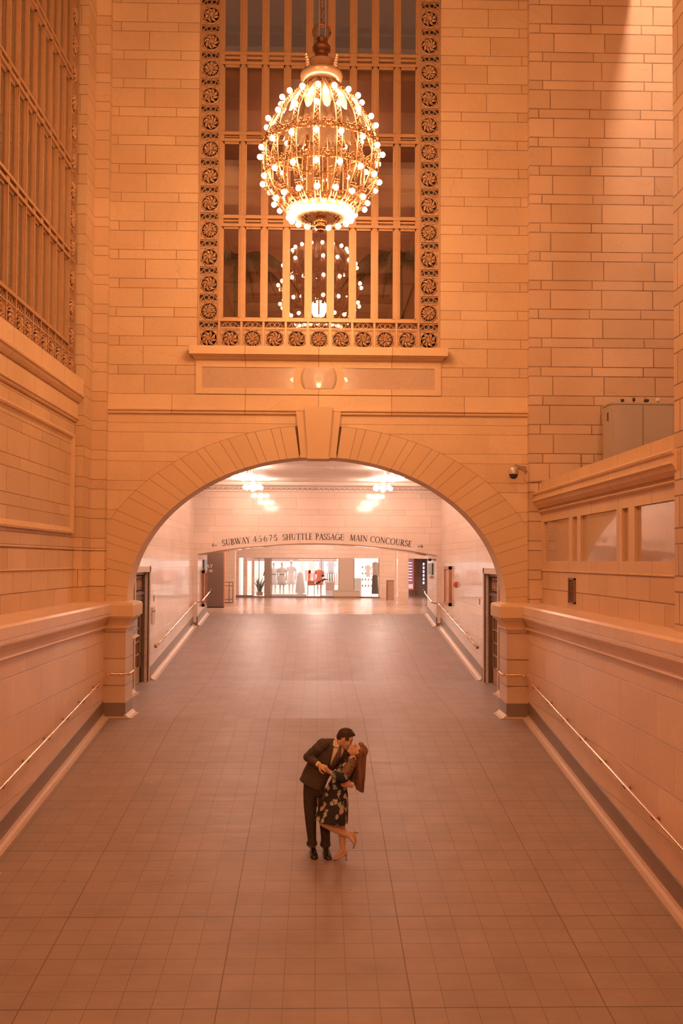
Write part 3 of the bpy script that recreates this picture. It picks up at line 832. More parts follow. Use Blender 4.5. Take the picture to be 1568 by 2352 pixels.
# ceiling roses
for y in (24.6, 28.6, 32.5):
    b = MB(); b.lathe([(.0, 5.745), (.30, 5.745), (.36, 5.735), (.40, 5.725), (.44, 5.735), (.45, 5.75)], (0, y, 0), 28)
    b.bm.faces.ensure_lookup_table(); struct(b.build('trim_18', m_ceil, smooth=True))

# ------------------------------------------------------------------ upper concourse
SY = 54.0
b = MB()
b.face([(-13, SY, 3.225), (13, SY, 3.225), (13, SY, 5.4), (-13, SY, 5.4)])
struct(b.build('wall_concourse', m_inner))
b = MB()
for x0, x1, y0_ in ((-13, -4.25, SY), (-3.62+.0, -3.62, SY), (-4.02, -3.80, SY), (-3.56, -3.44, SY)):
    if x1 > x0: b.box(x0, x1, y0_, SY+.35, ZU, 3.23)
b.box(3.34, 4.3, SY-.02, SY+.35, ZU, 3.23)
struct(b.build('wall_concourse', m_inner))
b = MB(); b.box(-4.6, -3.5, SY-.05, SY+.4, ZU, ZU+.12); b.box(-3.5, 1.0, SY-.04, SY+.4, ZU, ZU+.055); b.box(2.0, 3.4, SY-.04, SY+.4, ZU, ZU+.055); struct(b.build('baseboard_concourse', m_granite))
b = MB(); b.box(-13, 13, 37.4, 62, 5.35, 5.5); struct(b.build('ceiling', m_ceil))
b = MB(); b.box(-13, -12.8, 37.4, 62, ZU, 5.4); b.box(12.8, 13, 37.4, 62, ZU, 5.4); struct(b.build('wall_concourse', m_inner))
for (x0, x1, y0_, y1_) in ((3.70, 4.20, 45.9, 46.6), (-4.45, -3.97, 48.0, 48.6), (3.0, 3.42, 57.9, 58.0)):
    if y0_ > 57: continue
    b = MB(); b.box(x0, x1, y0_, y1_, ZU, 5.4); b.box(x0-.03, x1+.03, y0_-.03, y1_+.03, ZU, ZU+.06); struct(b.build('wall_concourse', m_inner))
# cream pier in the shop front, on its stone bench
b = MB(); b.box(1.155, 1.96, SY-.1, SY+.5, ZU+.4, 3.24); b.box(.85, 2.26, SY-.55, SY+.4, ZU+.09, ZU+.40); b.box(.83, 2.28, SY-.57, SY+.4, ZU+.38, ZU+.42)
struct(b.build('wall_concourse', plain('cream_render', (.55, .43, .33), .6, var=.05)))
b = MB(); b.box(.86, 2.25, SY-.50, SY+.4, ZU, ZU+.09); struct(b.build('baseboard_concourse', plain('ochre_plinth', (.42, .28, .15), .5, var=.1)))
# wall stub right of the shop
b = MB(); b.box(3.85, 4.05, 49.8, 50.0, ZU, 5.3); struct(b.build('wall_concourse', m_inner))
b = MB(); b.box(4.3, 13, 58.6, 58.8, ZU, 5.4); b.box(4.25, 4.35, SY, 58.8, ZU, 5.4); struct(b.build('wall_concourse', m_inner))
# shop shell
b = MB()
b.face([(-4.25, 60, ZU), (4.25, 60, ZU), (4.25, 60, 4.4), (-4.25, 60, 4.4)])
b.face([(-4.25, SY+.3, ZU), (-4.25, 60, ZU), (-4.25, 60, 4.4), (-4.25, SY+.3, 4.4)])
b.face([(4.24, SY+.3, ZU), (4.24, 60, ZU), (4.24, 60, 4.4), (4.24, SY+.3, 4.4)])
struct(b.build('wall_shop', plain('shop_wall', (.70, .60, .56), .6, var=.06)))
b = MB(); b.box(-4.25, 4.25, SY+.3, 60, 4.35, 4.4); struct(b.build('ceiling', plain('shop_ceiling', (.75, .7, .68), .6, var=.03)))
b = MB(); b.box(-4.25, 4.25, SY+.35, 60, ZU, ZU+.02); struct(b.build('floor', plain('shop_floor', (.72, .66, .62), .25, var=.05)))
wd = sempty('window_3', (0, SY, 0)); WORLDP.add(wd.name)
b = MB()
for x in (-3.44, -3.17, -2.86, -2.49, .2, 1.14): b.box(x-.018, x+.018, SY+.02, SY+.07, ZU+.05, 3.23)
b.box(-3.44, 1.15, SY+.02, SY+.07, ZU+.03, ZU+.08); b.box(-3.44, 1.15, SY+.02, SY+.07, 3.19, 3.23)
b.box(-2.86, -2.52, SY+.0, SY+.08, ZU+.06, 3.22); b.build('window_frame', plain('taupe_metal', (.33, .24, .19), .5), wd)
b = MB(); b.box(-3.42, 1.15, SY+.04, SY+.048, ZU+.08, 3.2); b.build('glass_pane', m_sglass, wd)
wd = sempty('window_4', (0, SY, 0)); WORLDP.add(wd.name)
b = MB()
for x in (1.98, 3.32): b.box(x-.02, x+.02, SY+.02, SY+.08, ZU+.05, 3.23)
b.box(1.98, 3.32, SY+.02, SY+.07, ZU+.03, ZU+.07); b.build('window_frame', plain('taupe_metal_2', (.38, .28, .2), .5), wd)
b = MB(); b.box(2.0, 3.3, SY+.04, SY+.048, ZU+.07, 3.2); b.build('glass_pane', m_sglass, wd)
b = MB(); b.box(-4.0, 1.1, 57.0, 57.06, 3.05, 3.7); struct(b.build('wall_shop', plain('shop_bulkhead', (.36, .24, .2), .6)))

# footbridge the photograph is taken from
b = MB(); b.box(-4.4, 4.4, -2.6, .75, 1.15, 1.45); b.box(-4.4, 4.4, .5, .75, 1.45, 2.55); b.box(-4.4, 4.4, -2.6, -2.35, 1.45, 2.45)
struct(b.build('wall_bridge', m_marble))
# ================================================================== LETTERING
T_, t_ = .135, .055
def arc_pts(cx, cy, rx, ry, a0, a1, n=14):
    return [(cx+rx*math.cos(math.radians(a0+(a1-a0)*i/n)), cy+ry*math.sin(math.radians(a0+(a1-a0)*i/n))) for i in range(n+1)]
def st(x0, y0, x1, y1, w): return [(x0, y0, w), (x1, y1, w)]
def cv(cx, cy, rx, ry, a0, a1, lo=t_, hi=T_):
    out = []
    n = 14
    for i in range(n+1):
        a = math.radians(a0+(a1-a0)*i/n)
        out.append((cx+rx*math.cos(a), cy+ry*math.sin(a), lo+(hi-lo)*abs(math.cos(a))**1.5))
    return out
def sf(x, y, w=.30): return [(x-w/2, y, .04), (x+w/2, y, .04)]
GL = {
 'S': (.52, [cv(.26, .745, .17, .235, 20, 268, .06, .12), cv(.26, .26, .19, .245, 90, -160, .06, .13), st(.44, .82, .44, .70, .03), st(.06, .17, .06, .30, .03)]),
 'U': (.78, [st(.18, .98, .18, .32, T_), cv(.39, .32, .21, .30, 180, 360, .06, .10), st(.60, .98, .60, .32, t_), sf(.18, .98), sf(.60, .98, .26)]),
 'B': (.62, [st(.16, .02, .16, .98, T_), cv(.20, .74, .26, .235, 90, -90), cv(.20, .265, .32, .245, 90, -90), sf(.14, .98, .24), sf(.14, .02, .24)]),
 'W': (1.0, [st(.10, .98, .34, .02, T_), st(.34, .02, .54, .98, t_), st(.46, .98, .72, .02, T_), st(.72, .02, .92, .98, t_), sf(.10, .98), sf(.92, .98, .24), sf(.50, .98, .28)]),
 'A': (.72, [st(.10, .02, .37, .98, t_), st(.37, .98, .64, .02, T_), st(.20, .34, .54, .34, t_), sf(.10, .02, .24), sf(.64, .02, .30)]),
 'Y': (.66, [st(.08, .98, .34, .48, T_), st(.34, .48, .58, .98, t_), st(.34, .50, .34, .02, T_), sf(.08, .98), sf(.58, .98, .24), sf(.34, .02)]),
 'H': (.80, [st(.18, .02, .18, .98, T_), st(.62, .02, .62, .98, T_), st(.18, .52, .62, .52, t_)]+[sf(x, y) for x in (.18, .62) for y in (.02, .98)]),
 'T': (.68, [st(.34, .02, .34, .98, T_), st(.06, .96, .62, .96, .06), st(.06, .98, .04, .80, .04), st(.62, .98, .64, .80, .04), sf(.34, .02)]),
 'L': (.58, [st(.18, .02, .18, .98, T_), st(.10, .03, .54, .03, .06), st(.53, .02, .56, .22, .04), sf(.18, .98)]),
 'E': (.60, [st(.18, .02, .18, .98, T_), st(.10, .03, .52, .03, .06), st(.10, .97, .50, .97, .06), st(.18, .52, .42, .52, t_), st(.50, .98, .52, .82, .04), st(.52, .02, .54, .20, .04), st(.42, .42, .42, .62, .04)]),
 'P': (.58, [st(.18, .02, .18, .98, T_), cv(.22, .72, .28, .255, 90, -90), sf(.18, .02), sf(.16, .98, .26)]),
 'G': (.78, [cv(.42, .5, .34, .49, 45, 350, .06, .13), st(.68, .05, .68, .44, .12), sf(.66, .44, .26), st(.68, .84, .70, .68, .03)]),
 'M': (.94, [st(.16, .02, .20, .98, t_), st(.20, .98, .46, .05, T_), st(.46, .05, .74, .98, t_), st(.74, .98, .78, .02, T_), sf(.16, .02, .24), sf(.78, .02, .3), sf(.18, .98, .2), sf(.76, .98, .2)]),
 'I': (.36, [st(.18, .02, .18, .98, T_), sf(.18, .02), sf(.18, .98)]),
 'N': (.82, [st(.16, .02, .16, .98, t_), st(.14, .98, .66, .04, T_), st(.66, .04, .66, .98, t_), sf(.16, .02, .24), sf(.12, .98, .2), sf(.66, .98, .24)]),
 'C': (.74, [cv(.42, .5, .34, .49, 42, 318, .06, .13), st(.68, .84, .70, .68, .03)]),
 'O': (.84, [cv(.42, .5, .34, .49, 0, 180, .06, .135), cv(.42, .5, .34, .49, 180, 360, .06, .135)]),
 'R': (.70, [st(.16, .02, .16, .98, T_), cv(.20, .73, .28, .245, 90, -90), st(.30, .50, .62, .03, T_), sf(.16, .02), sf(.14, .98, .24), sf(.64, .02, .2)]),
 '4': (.60, [st(.42, .02, .42, .98, .11), st(.42, .98, .06, .30, t_), st(.04, .30, .56, .30, .06)]),
 '5': (.52, [cv(.22, .30, .23, .29, 110, -150, .06, .12), st(.14, .56, .18, .97, .04), st(.16, .95, .46, .95, .08)]),
 '6': (.56, [cv(.28, .29, .21, .28, 0, 360, .06, .11), [(.08, .30, .11), (.12, .62, .10), (.26, .86, .07), (.44, .98, .04)]]),
 '7': (.52, [st(.04, .94, .48, .94, .09), st(.47, .94, .18, .02, .09)]),
 '·': (.26, [st(.13, .45, .13, .56, .10)]),
 ' ': (.40, []),
}
def stroke(b, P, f, d=.004):
    """flat ribbon of varying width with a little thickness; f maps (x, y) to a point"""
    L_ = []; R_ = []
    for i, (x, y, w_) in enumerate(P):
        a = P[max(i-1, 0)]; c = P[min(i+1, len(P)-1)]
        dx, dy = c[0]-a[0], c[1]-a[1]; l = math.hypot(dx, dy) or 1
        nx, ny = -dy/l*w_/2, dx/l*w_/2
        if abs(dy) > abs(dx)*.25 and len(P) == 2 and abs(dx) > .02:   # slanted stems keep their level ends
            nx, ny = math.copysign(w_/2/max(.4, abs(dy)/l), nx), 0
        L_.append((x+nx, y+ny)); R_.append((x-nx, y-ny))
    for i in range(len(P)-1):
        b.face([f(*L_[i]), f(*L_[i+1]), f(*R_[i+1]), f(*R_[i])])
def phrase(text, xa, xb, name, label):
    adv = sum(GL[c][0] for c in text); H_ = .215; k = (xb-xa)/adv; x = xa
    root = thing(name, label, 'lettering', ((xa+xb)/2, 34.49, 3.6))
    for c in text:
        b = MB(); wd, S = GL[c]; xm = x+wd*k/2
        sl = -xm/math.sqrt(RR*RR-xm*xm); ang = math.atan(sl); zc = pz(xm)+.150
        def f(u, v, xm=xm, ang=ang, zc=zc, wd=wd):
            lx = (u-wd/2)*k; lz = v*H_
            return (xm+lx*math.cos(ang)-lz*math.sin(ang), 34.494, zc+lx*math.sin(ang)+lz*math.cos(ang))
        for P in S: stroke(b, P, f)
        x += wd*k
        if not S: b.bm.free(); continue
        r = bmesh.ops.extrude_face_region(b.bm, geom=list(b.bm.faces))
        bmesh.ops.translate(b.bm, verts=[v for v in r['geom'] if isinstance(v, bmesh.types.BMVert)], vec=(0, .004, 0))
        b.build('interpunct' if c == '·' else 'digit' if c.isdigit() else 'letter', m_ink, root)
m_ink = plain('letter_black', (.045, .03, .025), .5, var=0)
phrase('SUBWAY 4·5·6·7·S', -3.29, -1.39, 'sign_lettering', 'black serif letters SUBWAY 4·5·6·7·S above the low arch')
phrase('SHUTTLE PASSAGE', -1.215, .90, 'sign_lettering', 'black serif letters SHUTTLE PASSAGE at the crown of the low arch')
phrase('MAIN CONCOURSE', 1.10, 3.25, 'sign_lettering', 'black serif letters MAIN CONCOURSE above the low arch')
for s, nm in ((-1, 'left'), (1, 'right')):
    b = MB(); x = s*3.56; z = 3.60
    f = lambda u, v: (x+s*u, 34.494, z+v)
    for P in ([(-.085, 0, .018), (.085, 0, .018)], [(.03, .065, .018), (.085, 0, .018)], [(.03, -.065, .018), (.085, 0, .018)]):
        L_ = P
        dx, dz = P[1][0]-P[0][0], P[1][1]-P[0][1]; l = math.hypot(dx, dz); nx, nz = -dz/l*.009, dx/l*.009
        A_ = [(P[0][0]+nx, P[0][1]+nz), (P[1][0]+nx, P[1][1]+nz), (P[1][0]-nx, P[1][1]-nz), (P[0][0]-nx, P[0][1]-nz)]
        b.prism([(x+s*u, 34.49, z+v) for u, v in A_], [(x+s*u, 34.499, z+v) for u, v in A_])
    tag(b.build('sign_arrow', m_ink), 'black arrow pointing %s at the end of the lettering' % nm, 'arrow')
def text_mesh(txt, size, loc, m, name, rot=(PI/2, 0, 0), align='LEFT', parent=None, ext=.004, xs_=1.0):
    cu = bpy.data.curves.new(name, 'FONT'); cu.body = txt; cu.size = size; cu.align_x = align; cu.extrude = ext; cu.offset = size*.012
    o = bpy.data.objects.new(name, cu); COL.objects.link(o); o.location = loc; o.rotation_euler = rot; o.scale = (xs_, 1, 1)
    bpy.context.view_layer.update()
    me = bpy.data.meshes.new_from_object(o.evaluated_get(bpy.context.evaluated_depsgraph_get()))
    me.transform(o.matrix_world); bpy.data.objects.remove(o)
    me.materials.clear(); me.materials.append(m)
    q = bpy.data.objects.new(name, me); COL.objects.link(q)
    if parent is not None:
        q.parent = parent
        if parent.name in WORLDP: q.matrix_parent_inverse = Matrix.Translation(-Vector(parent.location))
    return q

# ================================================================== CHANDELIER
CC = at(737, 345, 16.0)
def egg(z):   # radius of the cage at height z (world)
    K = [(8.74, .50), (8.80, .60), (8.90, .70), (9.05, .81), (9.22, .88), (9.45, .925), (9.68, .93), (9.90, .90), (10.13, .82), (10.33, .71), (10.50, .59), (10.66, .45), (10.80, .30), (10.86, .22)]
    if z <= K[0][0]: return K[0][1]
    for (a, ra), (c, rc) in zip(K, K[1:]):
        if z <= c: return ra+(rc-ra)*(z-a)/(c-a)
    return K[-1][1]
EZ = [8.74+(10.86-8.74)*i/26 for i in range(27)]
def chandelier(cx, cy, dz, label):
    root = thing('chandelier', label, 'chandelier', (cx, cy, 8.4+dz))
    O = Vector((cx, cy, dz))
    def P(r, a, z): return (cx+r*math.cos(a), cy+r*math.sin(a), z+dz)
    A0 = -PI/2-.08
    b = MB(); b.lathe([(.01, 8.40), (.035, 8.42), (.05, 8.47), (.075, 8.50), (.06, 8.54), (.095, 8.58), (.07, 8.62), (.085, 8.65), (.11, 8.67), (.01, 8.68)], O, 14)
    for k in range(10):
        a = k*2*PI/10; b.ell(P(.07, a, 8.50), .028, u=6, v=5); b.ell(P(.085, a+.3, 8.57), .028, u=6, v=5); b.ell(P(.045, a, 8.44), .022, u=6, v=5)
    b.build('finial', m_gold, root, smooth=True)
    b = MB(); b.lathe([(.01, 8.655), (.20, 8.655), (.30, 8.63), (.40, 8.63), (.45, 8.66), (.47, 8.70), (.46, 8.74), (.40, 8.78), (.30, 8.76), (.01, 8.76)], O, 32)
    b.build('lower_bowl', m_plume, root, smooth=True)
    b = MB(); b.lathe([(.46, 8.72), (.52, 8.74), (.575, 8.79), (.59, 8.84), (.55, 8.86), (.47, 8.80)], O, 32)
    for k in range(32):
        a = A0+k*2*PI/32
        b.ell(P(.555, a, 8.80), .036, .036, .05, u=6, v=5)
        b.tube([P(.585, a, 8.86), P(.61, a+.04, 8.89), P(.60, a+.08, 8.86)], .014, 5)
        b.ell(P(.25+.06*(k % 2), a, 8.63), .026, .026, .018, u=6, v=5)
    b.build('lower_crown', m_gold, root, smooth=True)
    # ribs
    for k in range(16):
        a = A0+k*2*PI/16; ca, sa = math.cos(a), math.sin(a)
        def Q(r, t, z): return (cx+r*ca-t*sa, cy+r*sa+t*ca, z+dz)
        b = MB()
        for t in (-.042, .042):
            b.tube([Q(egg(z), t, z) for z in EZ], .012, 6)
        for za, zb in zip(EZ, EZ[1:]):
            if za < 9.02: 
                b.face([Q(egg(za)-.012, -.03, za), Q(egg(zb)-.012, -.03, zb), Q(egg(zb)-.012, .03, zb), Q(egg(za)-.012, .03, za)])
        rib = b.build('rib', m_rail, root, smooth=True)
        b = MB()
        rnd = random.Random(k)
        nb = 62
        for i in range(nb):
            z = 9.05+(10.82-9.05)*i/nb
            b.ell(Q(egg(z)+.012, .020*math.sin(i*1.9), z), .020, .020, .024, u=6, v=4)
        b.build('leaf_garland', m_gold, rib, smooth=True)
        b = MB()   # collar at the foot of the rib
        for zz, rr_ in ((8.97, .05), (9.0, .052)): b.tube([Q(egg(zz)+.03*math.cos(q), .056*math.sin(q), zz) for q in [2*PI*i/10 for i in range(11)]], .012, 5)
        for t in (-.035, 0, .035): b.tube([Q(egg(8.80), t, 8.80), Q(egg(8.88)+.02, t*1.3, 8.88), Q(egg(8.96)+.015, t*1.35, 8.96)], .018, 5)
        b.build('collar', m_gold_d, rib, smooth=True)
        for z in (8.89, 9.22, 9.66, 10.13, 10.50):
            r = egg(z)+.035; tilt = (z-9.55)*.09
            b = MB(); b.ell(Q(r+.035, 0, z+tilt*.3), .043, u=12, v=8)
            b.build('bulb', m_bulb, root, smooth=True)
            b = MB(); b.tube([Q(r-.03, 0, z), Q(r+.01, 0, z+tilt*.2)], [.034, .024], 8)
            b.build('bulb_socket', m_gold_d, rib, smooth=True)
    # middle band of scrolls and a fainter one below it
    for zc, nm, rr_ in ((9.80, 'scroll_band', .0), (9.35, 'scroll_band', -.03)):
        b = MB()
        b.tube([P(egg(zc)+rr_, 2*PI*i/48, zc+.045) for i in range(49)], .011, 5)
        b.tube([P(egg(zc)+rr_, 2*PI*i/48, zc-.045) for i in range(49)], .011, 5)
        for k in range(16):
            a = A0+(k+.5)*2*PI/16; r = egg(zc)+rr_+.01
            for s in (-1, 1):
                b.tube([P(r, a+s*(.03+.13*f), zc+.05*math.sin(f*2*PI)) for f in [i/8 for i in range(9)]], .018, 5)
                b.ell(P(r+.015, a+s*.07, zc+.055), .028, u=6, v=5); b.ell(P(r+.015, a+s*.07, zc-.055), .028, u=6, v=5)
            b.ell(P(r+.02, a, zc), .04, u=8, v=6)
        for k in range(16):
            a = A0+k*2*PI/16; r = egg(zc)+rr_+.03
            for j in range(5): b.ell(P(r, a, zc-.05-.045*j), .034-.004*j, u=6, v=5)
        b.build(nm, m_gold, root, smooth=True)
    # white acanthus sheets between the ribs, in the upper part
    b = MB()
    for k in range(16):
        a = A0+(k+.5)*2*PI/16
        for i in range(12):
            z0 = 10.80-.058*i; z1 = 10.80-.058*(i+1)
            wf = .155*math.sin(PI*min(1, (i+1.2)/13)*.5+.9); w0 = .20*(1-(i/12)**3)*min(1, egg(z0)*2.2)+.012; w1 = .20*(1-((i+1)/12)**3)*min(1, egg(z1)*2.2)+.012
            for s in (-1, 1):
                r0 = egg(z0)-.03; r1 = egg(z1)-.03
                b.face([P(r0+.02, a, z0), P(r1+.02, a, z1), P(r1-.03, a+s*w1, z1+.02*(i % 2)), P(r0-.03, a+s*w0, z0+.02*((i+1) % 2))])
    b.build('acanthus_sheet', m_plume, root, smooth=True)
    # inner stem lantern
    b = MB(); b.lathe([(.05, 9.75), (.075, 9.80), (.07, 9.92), (.10, 9.96), (.12, 10.0), (.20, 10.05), (.29, 10.10), (.34, 10.17), (.345, 10.24), (.29, 10.27), (.27, 10.30), (.26, 10.52), (.28, 10.56), (.22, 10.62), (.15, 10.78), (.10, 10.9)], O, 28)
    b.build('inner_stem', m_plume, root, smooth=True)
    b = MB()
    for k in range(14):
        a = k*2*PI/14; b.ell(P(.335, a, 10.21), .045, .045, .04, u=8, v=5)
        b.tube([P(.27, a, 10.28), P(.26, a, 10.54)], .016, 5)
    b.build('stem_gadroon', m_rail, root, smooth=True)
    # crown, neck and hanging ring
    b = MB(); b.lathe([(.20, 10.84), (.30, 10.86), (.335, 10.91), (.345, 10.97), (.33, 11.02), (.29, 11.03), (.275, 11.05), (.27, 11.17), (.24, 11.20), (.16, 11.21)], O, 30)
    for k in range(4):
        a = PI/4+k*PI/2
        for j in range(5): b.ell(P(.30+.012*j, a, 11.05+.04*j), .045-.004*j, u=7, v=5)
    b.build('crown', m_rail, root, smooth=True)
    b = MB(); b.lathe([(.14, 11.20), (.145, 11.24), (.11, 11.30), (.105, 11.36), (.13, 11.38), (.15, 11.41), (.15, 11.45), (.12, 11.49), (.07, 11.50), (.06, 11.54), (.085, 11.57), (.08, 11.60), (.03, 11.63)], O, 20)
    b.build('neck', m_gold_d, root, smooth=True)
    b = MB(); b.tube([(cx+.135*math.cos(q), cy, 11.70+dz+.14*math.sin(q)) for q in [2*PI*i/24 for i in range(25)]], .022, 8)
    b.build('hanging_ring', m_gold_d, root, smooth=True)
    z = 11.86; k = 0
    while z < ZT-dz-.1:
        b = MB(); b.tube([(cx+(.036*math.cos(q) if k % 2 == 0 else 0), cy+(.036*math.cos(q) if k % 2 else 0), z+dz+.075*math.sin(q)) for q in [2*PI*i/14 for i in range(15)]], .012, 6)
        b.build('chain_link', m_gold, root, smooth=True); z += .118; k += 1
    b = MB()
    for dx in (-.05, .055): b.tube([(cx+dx+.012*math.sin(i*1.3), cy-.02, 11.55+dz+i*.35) for i in range(int((ZT-dz-11.5)/.35)+1)], .006, 5)
    b.build('cable', m_rail, root)
    for k in range(18):      # bulbs under the bowl
        a = A0+(k+.5)*2*PI/18
        b = MB(); b.ell(P(.515, a, 8.655), .048, u=12, v=8); b.build('bulb', m_bulb, root, smooth=True)
    return root
m_plume = plain('ivory_enamel', (.80, .64, .52), .5, var=.35, scale=40)
m_rail = plain('pale_brass', (.62, .43, .29), .3, metal=.7, var=.1, scale=20)
m_gold_d = plain('dark_gilt', (.22, .095, .045), .4, metal=.7, var=.5, scale=50)
ch1 = chandelier(CC.x, 16.0, 0.0, 'large egg-shaped gilt chandelier with round bulbs hanging in front of the tall window')
ch2 = copy_tree(ch1); ch2.location.y = 3.3
for o in ch2.children:      # this one burns dimmer
    if o.name.startswith('bulb'):
        o.material_slots[0].link = 'OBJECT'; o.material_slots[0].material = m_bulb2
ch2['label'] = 'gilt chandelier overhead in the near hall, seen only as a reflection in the polished roundel'

# ceiling lights of the passage
def ceiling_light(x, y, label):
    root = thing('ceiling_light', label, 'ceiling light', (x, y, 5.72), group=None)
    b = MB(); b.lathe([(.12, 5.74), (.13, 5.71), (.09, 5.69), (.075, 5.66), (.085, 5.62), (.06, 5.58), (.05, 5.54), (.065, 5.50), (.03, 5.47)], (x, y, 0), 16)
    b.build('canopy', m_gold_d2, root, smooth=True)
    for k in range(6):
        a = k*PI/3+.3; ca, sa = math.cos(a), math.sin(a)
        b = MB(); b.tube([(x+.05*ca, y+.05*sa, 5.55), (x+.16*ca, y+.16*sa, 5.52), (x+.25*ca, y+.25*sa, 5.57), (x+.27*ca, y+.27*sa, 5.53)], .012, 6)
        b.tube([(x+.25*ca, y+.25*sa, 5.57), (x+.25*ca, y+.25*sa, 5.66)], [.014, .005], 5); b.ell((x+.25*ca, y+.25*sa, 5.60), .02, u=6, v=5)
        arm = b.build('arm', m_gold_d2, root, smooth=True)
        b = MB(); b.ell((x+.27*ca, y+.27*sa, 5.455), .072, u=14, v=10); b.build('globe', m_globe, arm, smooth=True)
    b = MB(); b.ell((x, y, 5.41), .08, u=14, v=10); b.build('globe', m_globe, root, smooth=True)
    return root
m_gold_d2 = plain('aged_gilt', (.62, .42, .30), .4, metal=.5, var=.3, scale=40)
ceiling_light(-2.12, 28.2, 'gilt ceiling light with white globes, nearer one on the left')
ceiling_light(-2.12, 32.45, 'gilt ceiling light with white globes, farther one on the left')
ceiling_light(2.12, 28.2, 'gilt ceiling light with white globes, nearer one on the right')
ceiling_light(2.12, 32.45, 'gilt ceiling light with white globes, farther one on the right')
ceiling_light(-2.1, 23.9, 'gilt ceiling light on the left, hidden just behind the big arch')
ceiling_light(2.1, 23.9, 'gilt ceiling light on the right, hidden just behind the big arch')

# ================================================================== HANDRAILS
def bracket(s, X, Xw, y, z, rail):
    b = MB(); b.tube([(s*Xw, y, z-.07), (s*(X+.03), y, z-.075), (s*X, y, z-.02)], .011, 6)
    b.prism([(s*(Xw-.008), y+.028*math.cos(q), z-.07+.028*math.sin(q)) for q in [2*PI*i/10 for i in range(10)]], [(s*Xw, y+.028*math.cos(q), z-.07+.028*math.sin(q)) for q in [2*PI*i/10 for i in range(10)]])
    b.build('bracket', m_brass_d, rail, smooth=True)
m_brass_d = plain('dark_brass', (.35, .17, .09), .3, metal=.9, var=.1)
for s, nm in ((-1, 'left'), (1, 'right')):
    X = 4.045
    root = thing('handrail', 'brass handrail on the %s wall of the near ramp' % nm, 'handrail', (s*X, 10, 0))
    pts = [(s*X, y, rz(y)+.885) for y in (-1, 4, 8, 12, 16, 18.6, 19.1, 19.28)]
    pts += [(s*(X-.02), 19.38, .873), (s*(X-.07), 19.43, .873), (s*3.85, 19.44, .873), (s*3.68, 19.45, .873), (s*3.62, 19.50, .88), (s*3.605, 19.60, .90), (s*3.60, 19.85, .93)]
    b = MB(); b.tube(pts, .021, 10); b.build('rail', m_brass, root, smooth=True)
    b = MB(); b.ell((s*3.64, 19.47, .875), .034, u=10, v=8); b.ell((s*3.60, 19.85, .93), .030, u=10, v=8); b.build('rail_knob', m_brass, root, smooth=True)
    for k in range(16):
        y = 18.67-1.1*k; bracket(s, X, 4.15, y, rz(y)+.885, root)
    X = 4.175
    root = thing('handrail', 'brass handrail on the %s wall beyond the big arch' % nm, 'handrail', (s*X, 30, 0))
    pts = [(s*X, y, rz(y)+.83) for y in (25.95, 28, 31, 33.8, 34.15)]+[(s*(X-.03), 34.3, rz(34.3)+.84), (s*(X-.10), 34.38, rz(34.3)+.84), (s*4.02, 34.42, rz(34.4)+.84), (s*3.98, 34.6, rz(34.6)+.85), (s*3.98, 36.9, rz(36.9)+.87), (s*3.98, 37.2, rz(37.2)+.93)]
    b = MB(); b.tube(pts, .021, 8); b.build('rail', m_brass, root, smooth=True)
    b = MB(); b.ell((s*X, 25.95, rz(25.95)+.83), .045, u=10, v=8); b.ell((s*3.98, 34.55, rz(34.5)+.85), .035, u=10, v=8); b.ell((s*3.98, 37.2, rz(37.2)+.93), .042, u=10, v=8); b.build('rail_knob', m_brass_d, root, smooth=True)
    for k in range(8):
        y = 26.6+1.05*k; bracket(s, X, 4.27, y, rz(y)+.83, root)

# ================================================================== WALL FITTINGS
# dome camera by the right pilaster
c = at(1179, 1082, 19.22)
root = thing('security_camera', 'beige dome security camera on a wall arm right of the big arch', 'camera', c)
b = MB(); b.lathe([(.01, .10), (.045, .10), (.06, .085), (.085, .07), (.10, .03), (.102, -.055), (.10, -.065), (.01, -.065)], c, 20); b.build('housing', m_steel, root, smooth=True)
b = MB(); b.lathe([(.085, -.06), (.08, -.10), (.06, -.135), (.03, -.15), (.003, -.155)], c, 18); b.build('dome', m_black, root, smooth=True)
b = MB(); b.tube([c+Vector((-.04, 0, .105)), c+Vector((.02, 0, .12)), c+Vector((.20, .12, .05)), c+Vector((.32, .27, .02))], .022, 8)
b.hexa([c+Vector(v) for v in ((.0, -.02, .09), (.30, .22, -.02), (.30, .27, -.02), (.0, .02, .09), (.0, -.02, .12), (.30, .22, .11), (.30, .27, .11), (.0, .02, .12))])
b.build('wall_arm', m_steel, root)
b = MB(); b.tube([c+Vector((.29, .26, -.02)), c+Vector((.27, .25, -.10)), c+Vector((.27, .25, -.15)), c+Vector((.30, .26, -.185)), c+Vector((.42, .262, -.18)), c+Vector((.62, .262, -.165))], .011, 6); b.build('conduit', m_steel, root, smooth=True)
# vent in the right wall
root = thing('wall_vent', 'small slatted metal vent in the right wall above the dado cap', 'vent', (4.40, 17.15, 2.4))
b = MB()
for a in ((16.93, 16.975, 2.37, 2.81), (17.335, 17.38, 2.37, 2.81), (16.93, 17.38, 2.37, 2.40), (16.93, 17.38, 2.775, 2.81)): b.box(4.385, 4.42, *a)
b.build('frame', m_brass_d, root)
b = MB(); b.box(4.404, 4.409, 16.97, 17.34, 2.39, 2.79); b.build('backing', m_black, root)
b = MB()
for i in range(12): z = 2.41+i*.031; b.hexa([(4.39, 16.97, z), (4.405, 16.97, z+.012), (4.405, 17.34, z+.012), (4.39, 17.34, z), (4.39, 16.97, z+.006), (4.405, 16.97, z+.018), (4.405, 17.34, z+.018), (4.39, 17.34, z+.006)])
b.build('slat_panel', m_brass_d, root)
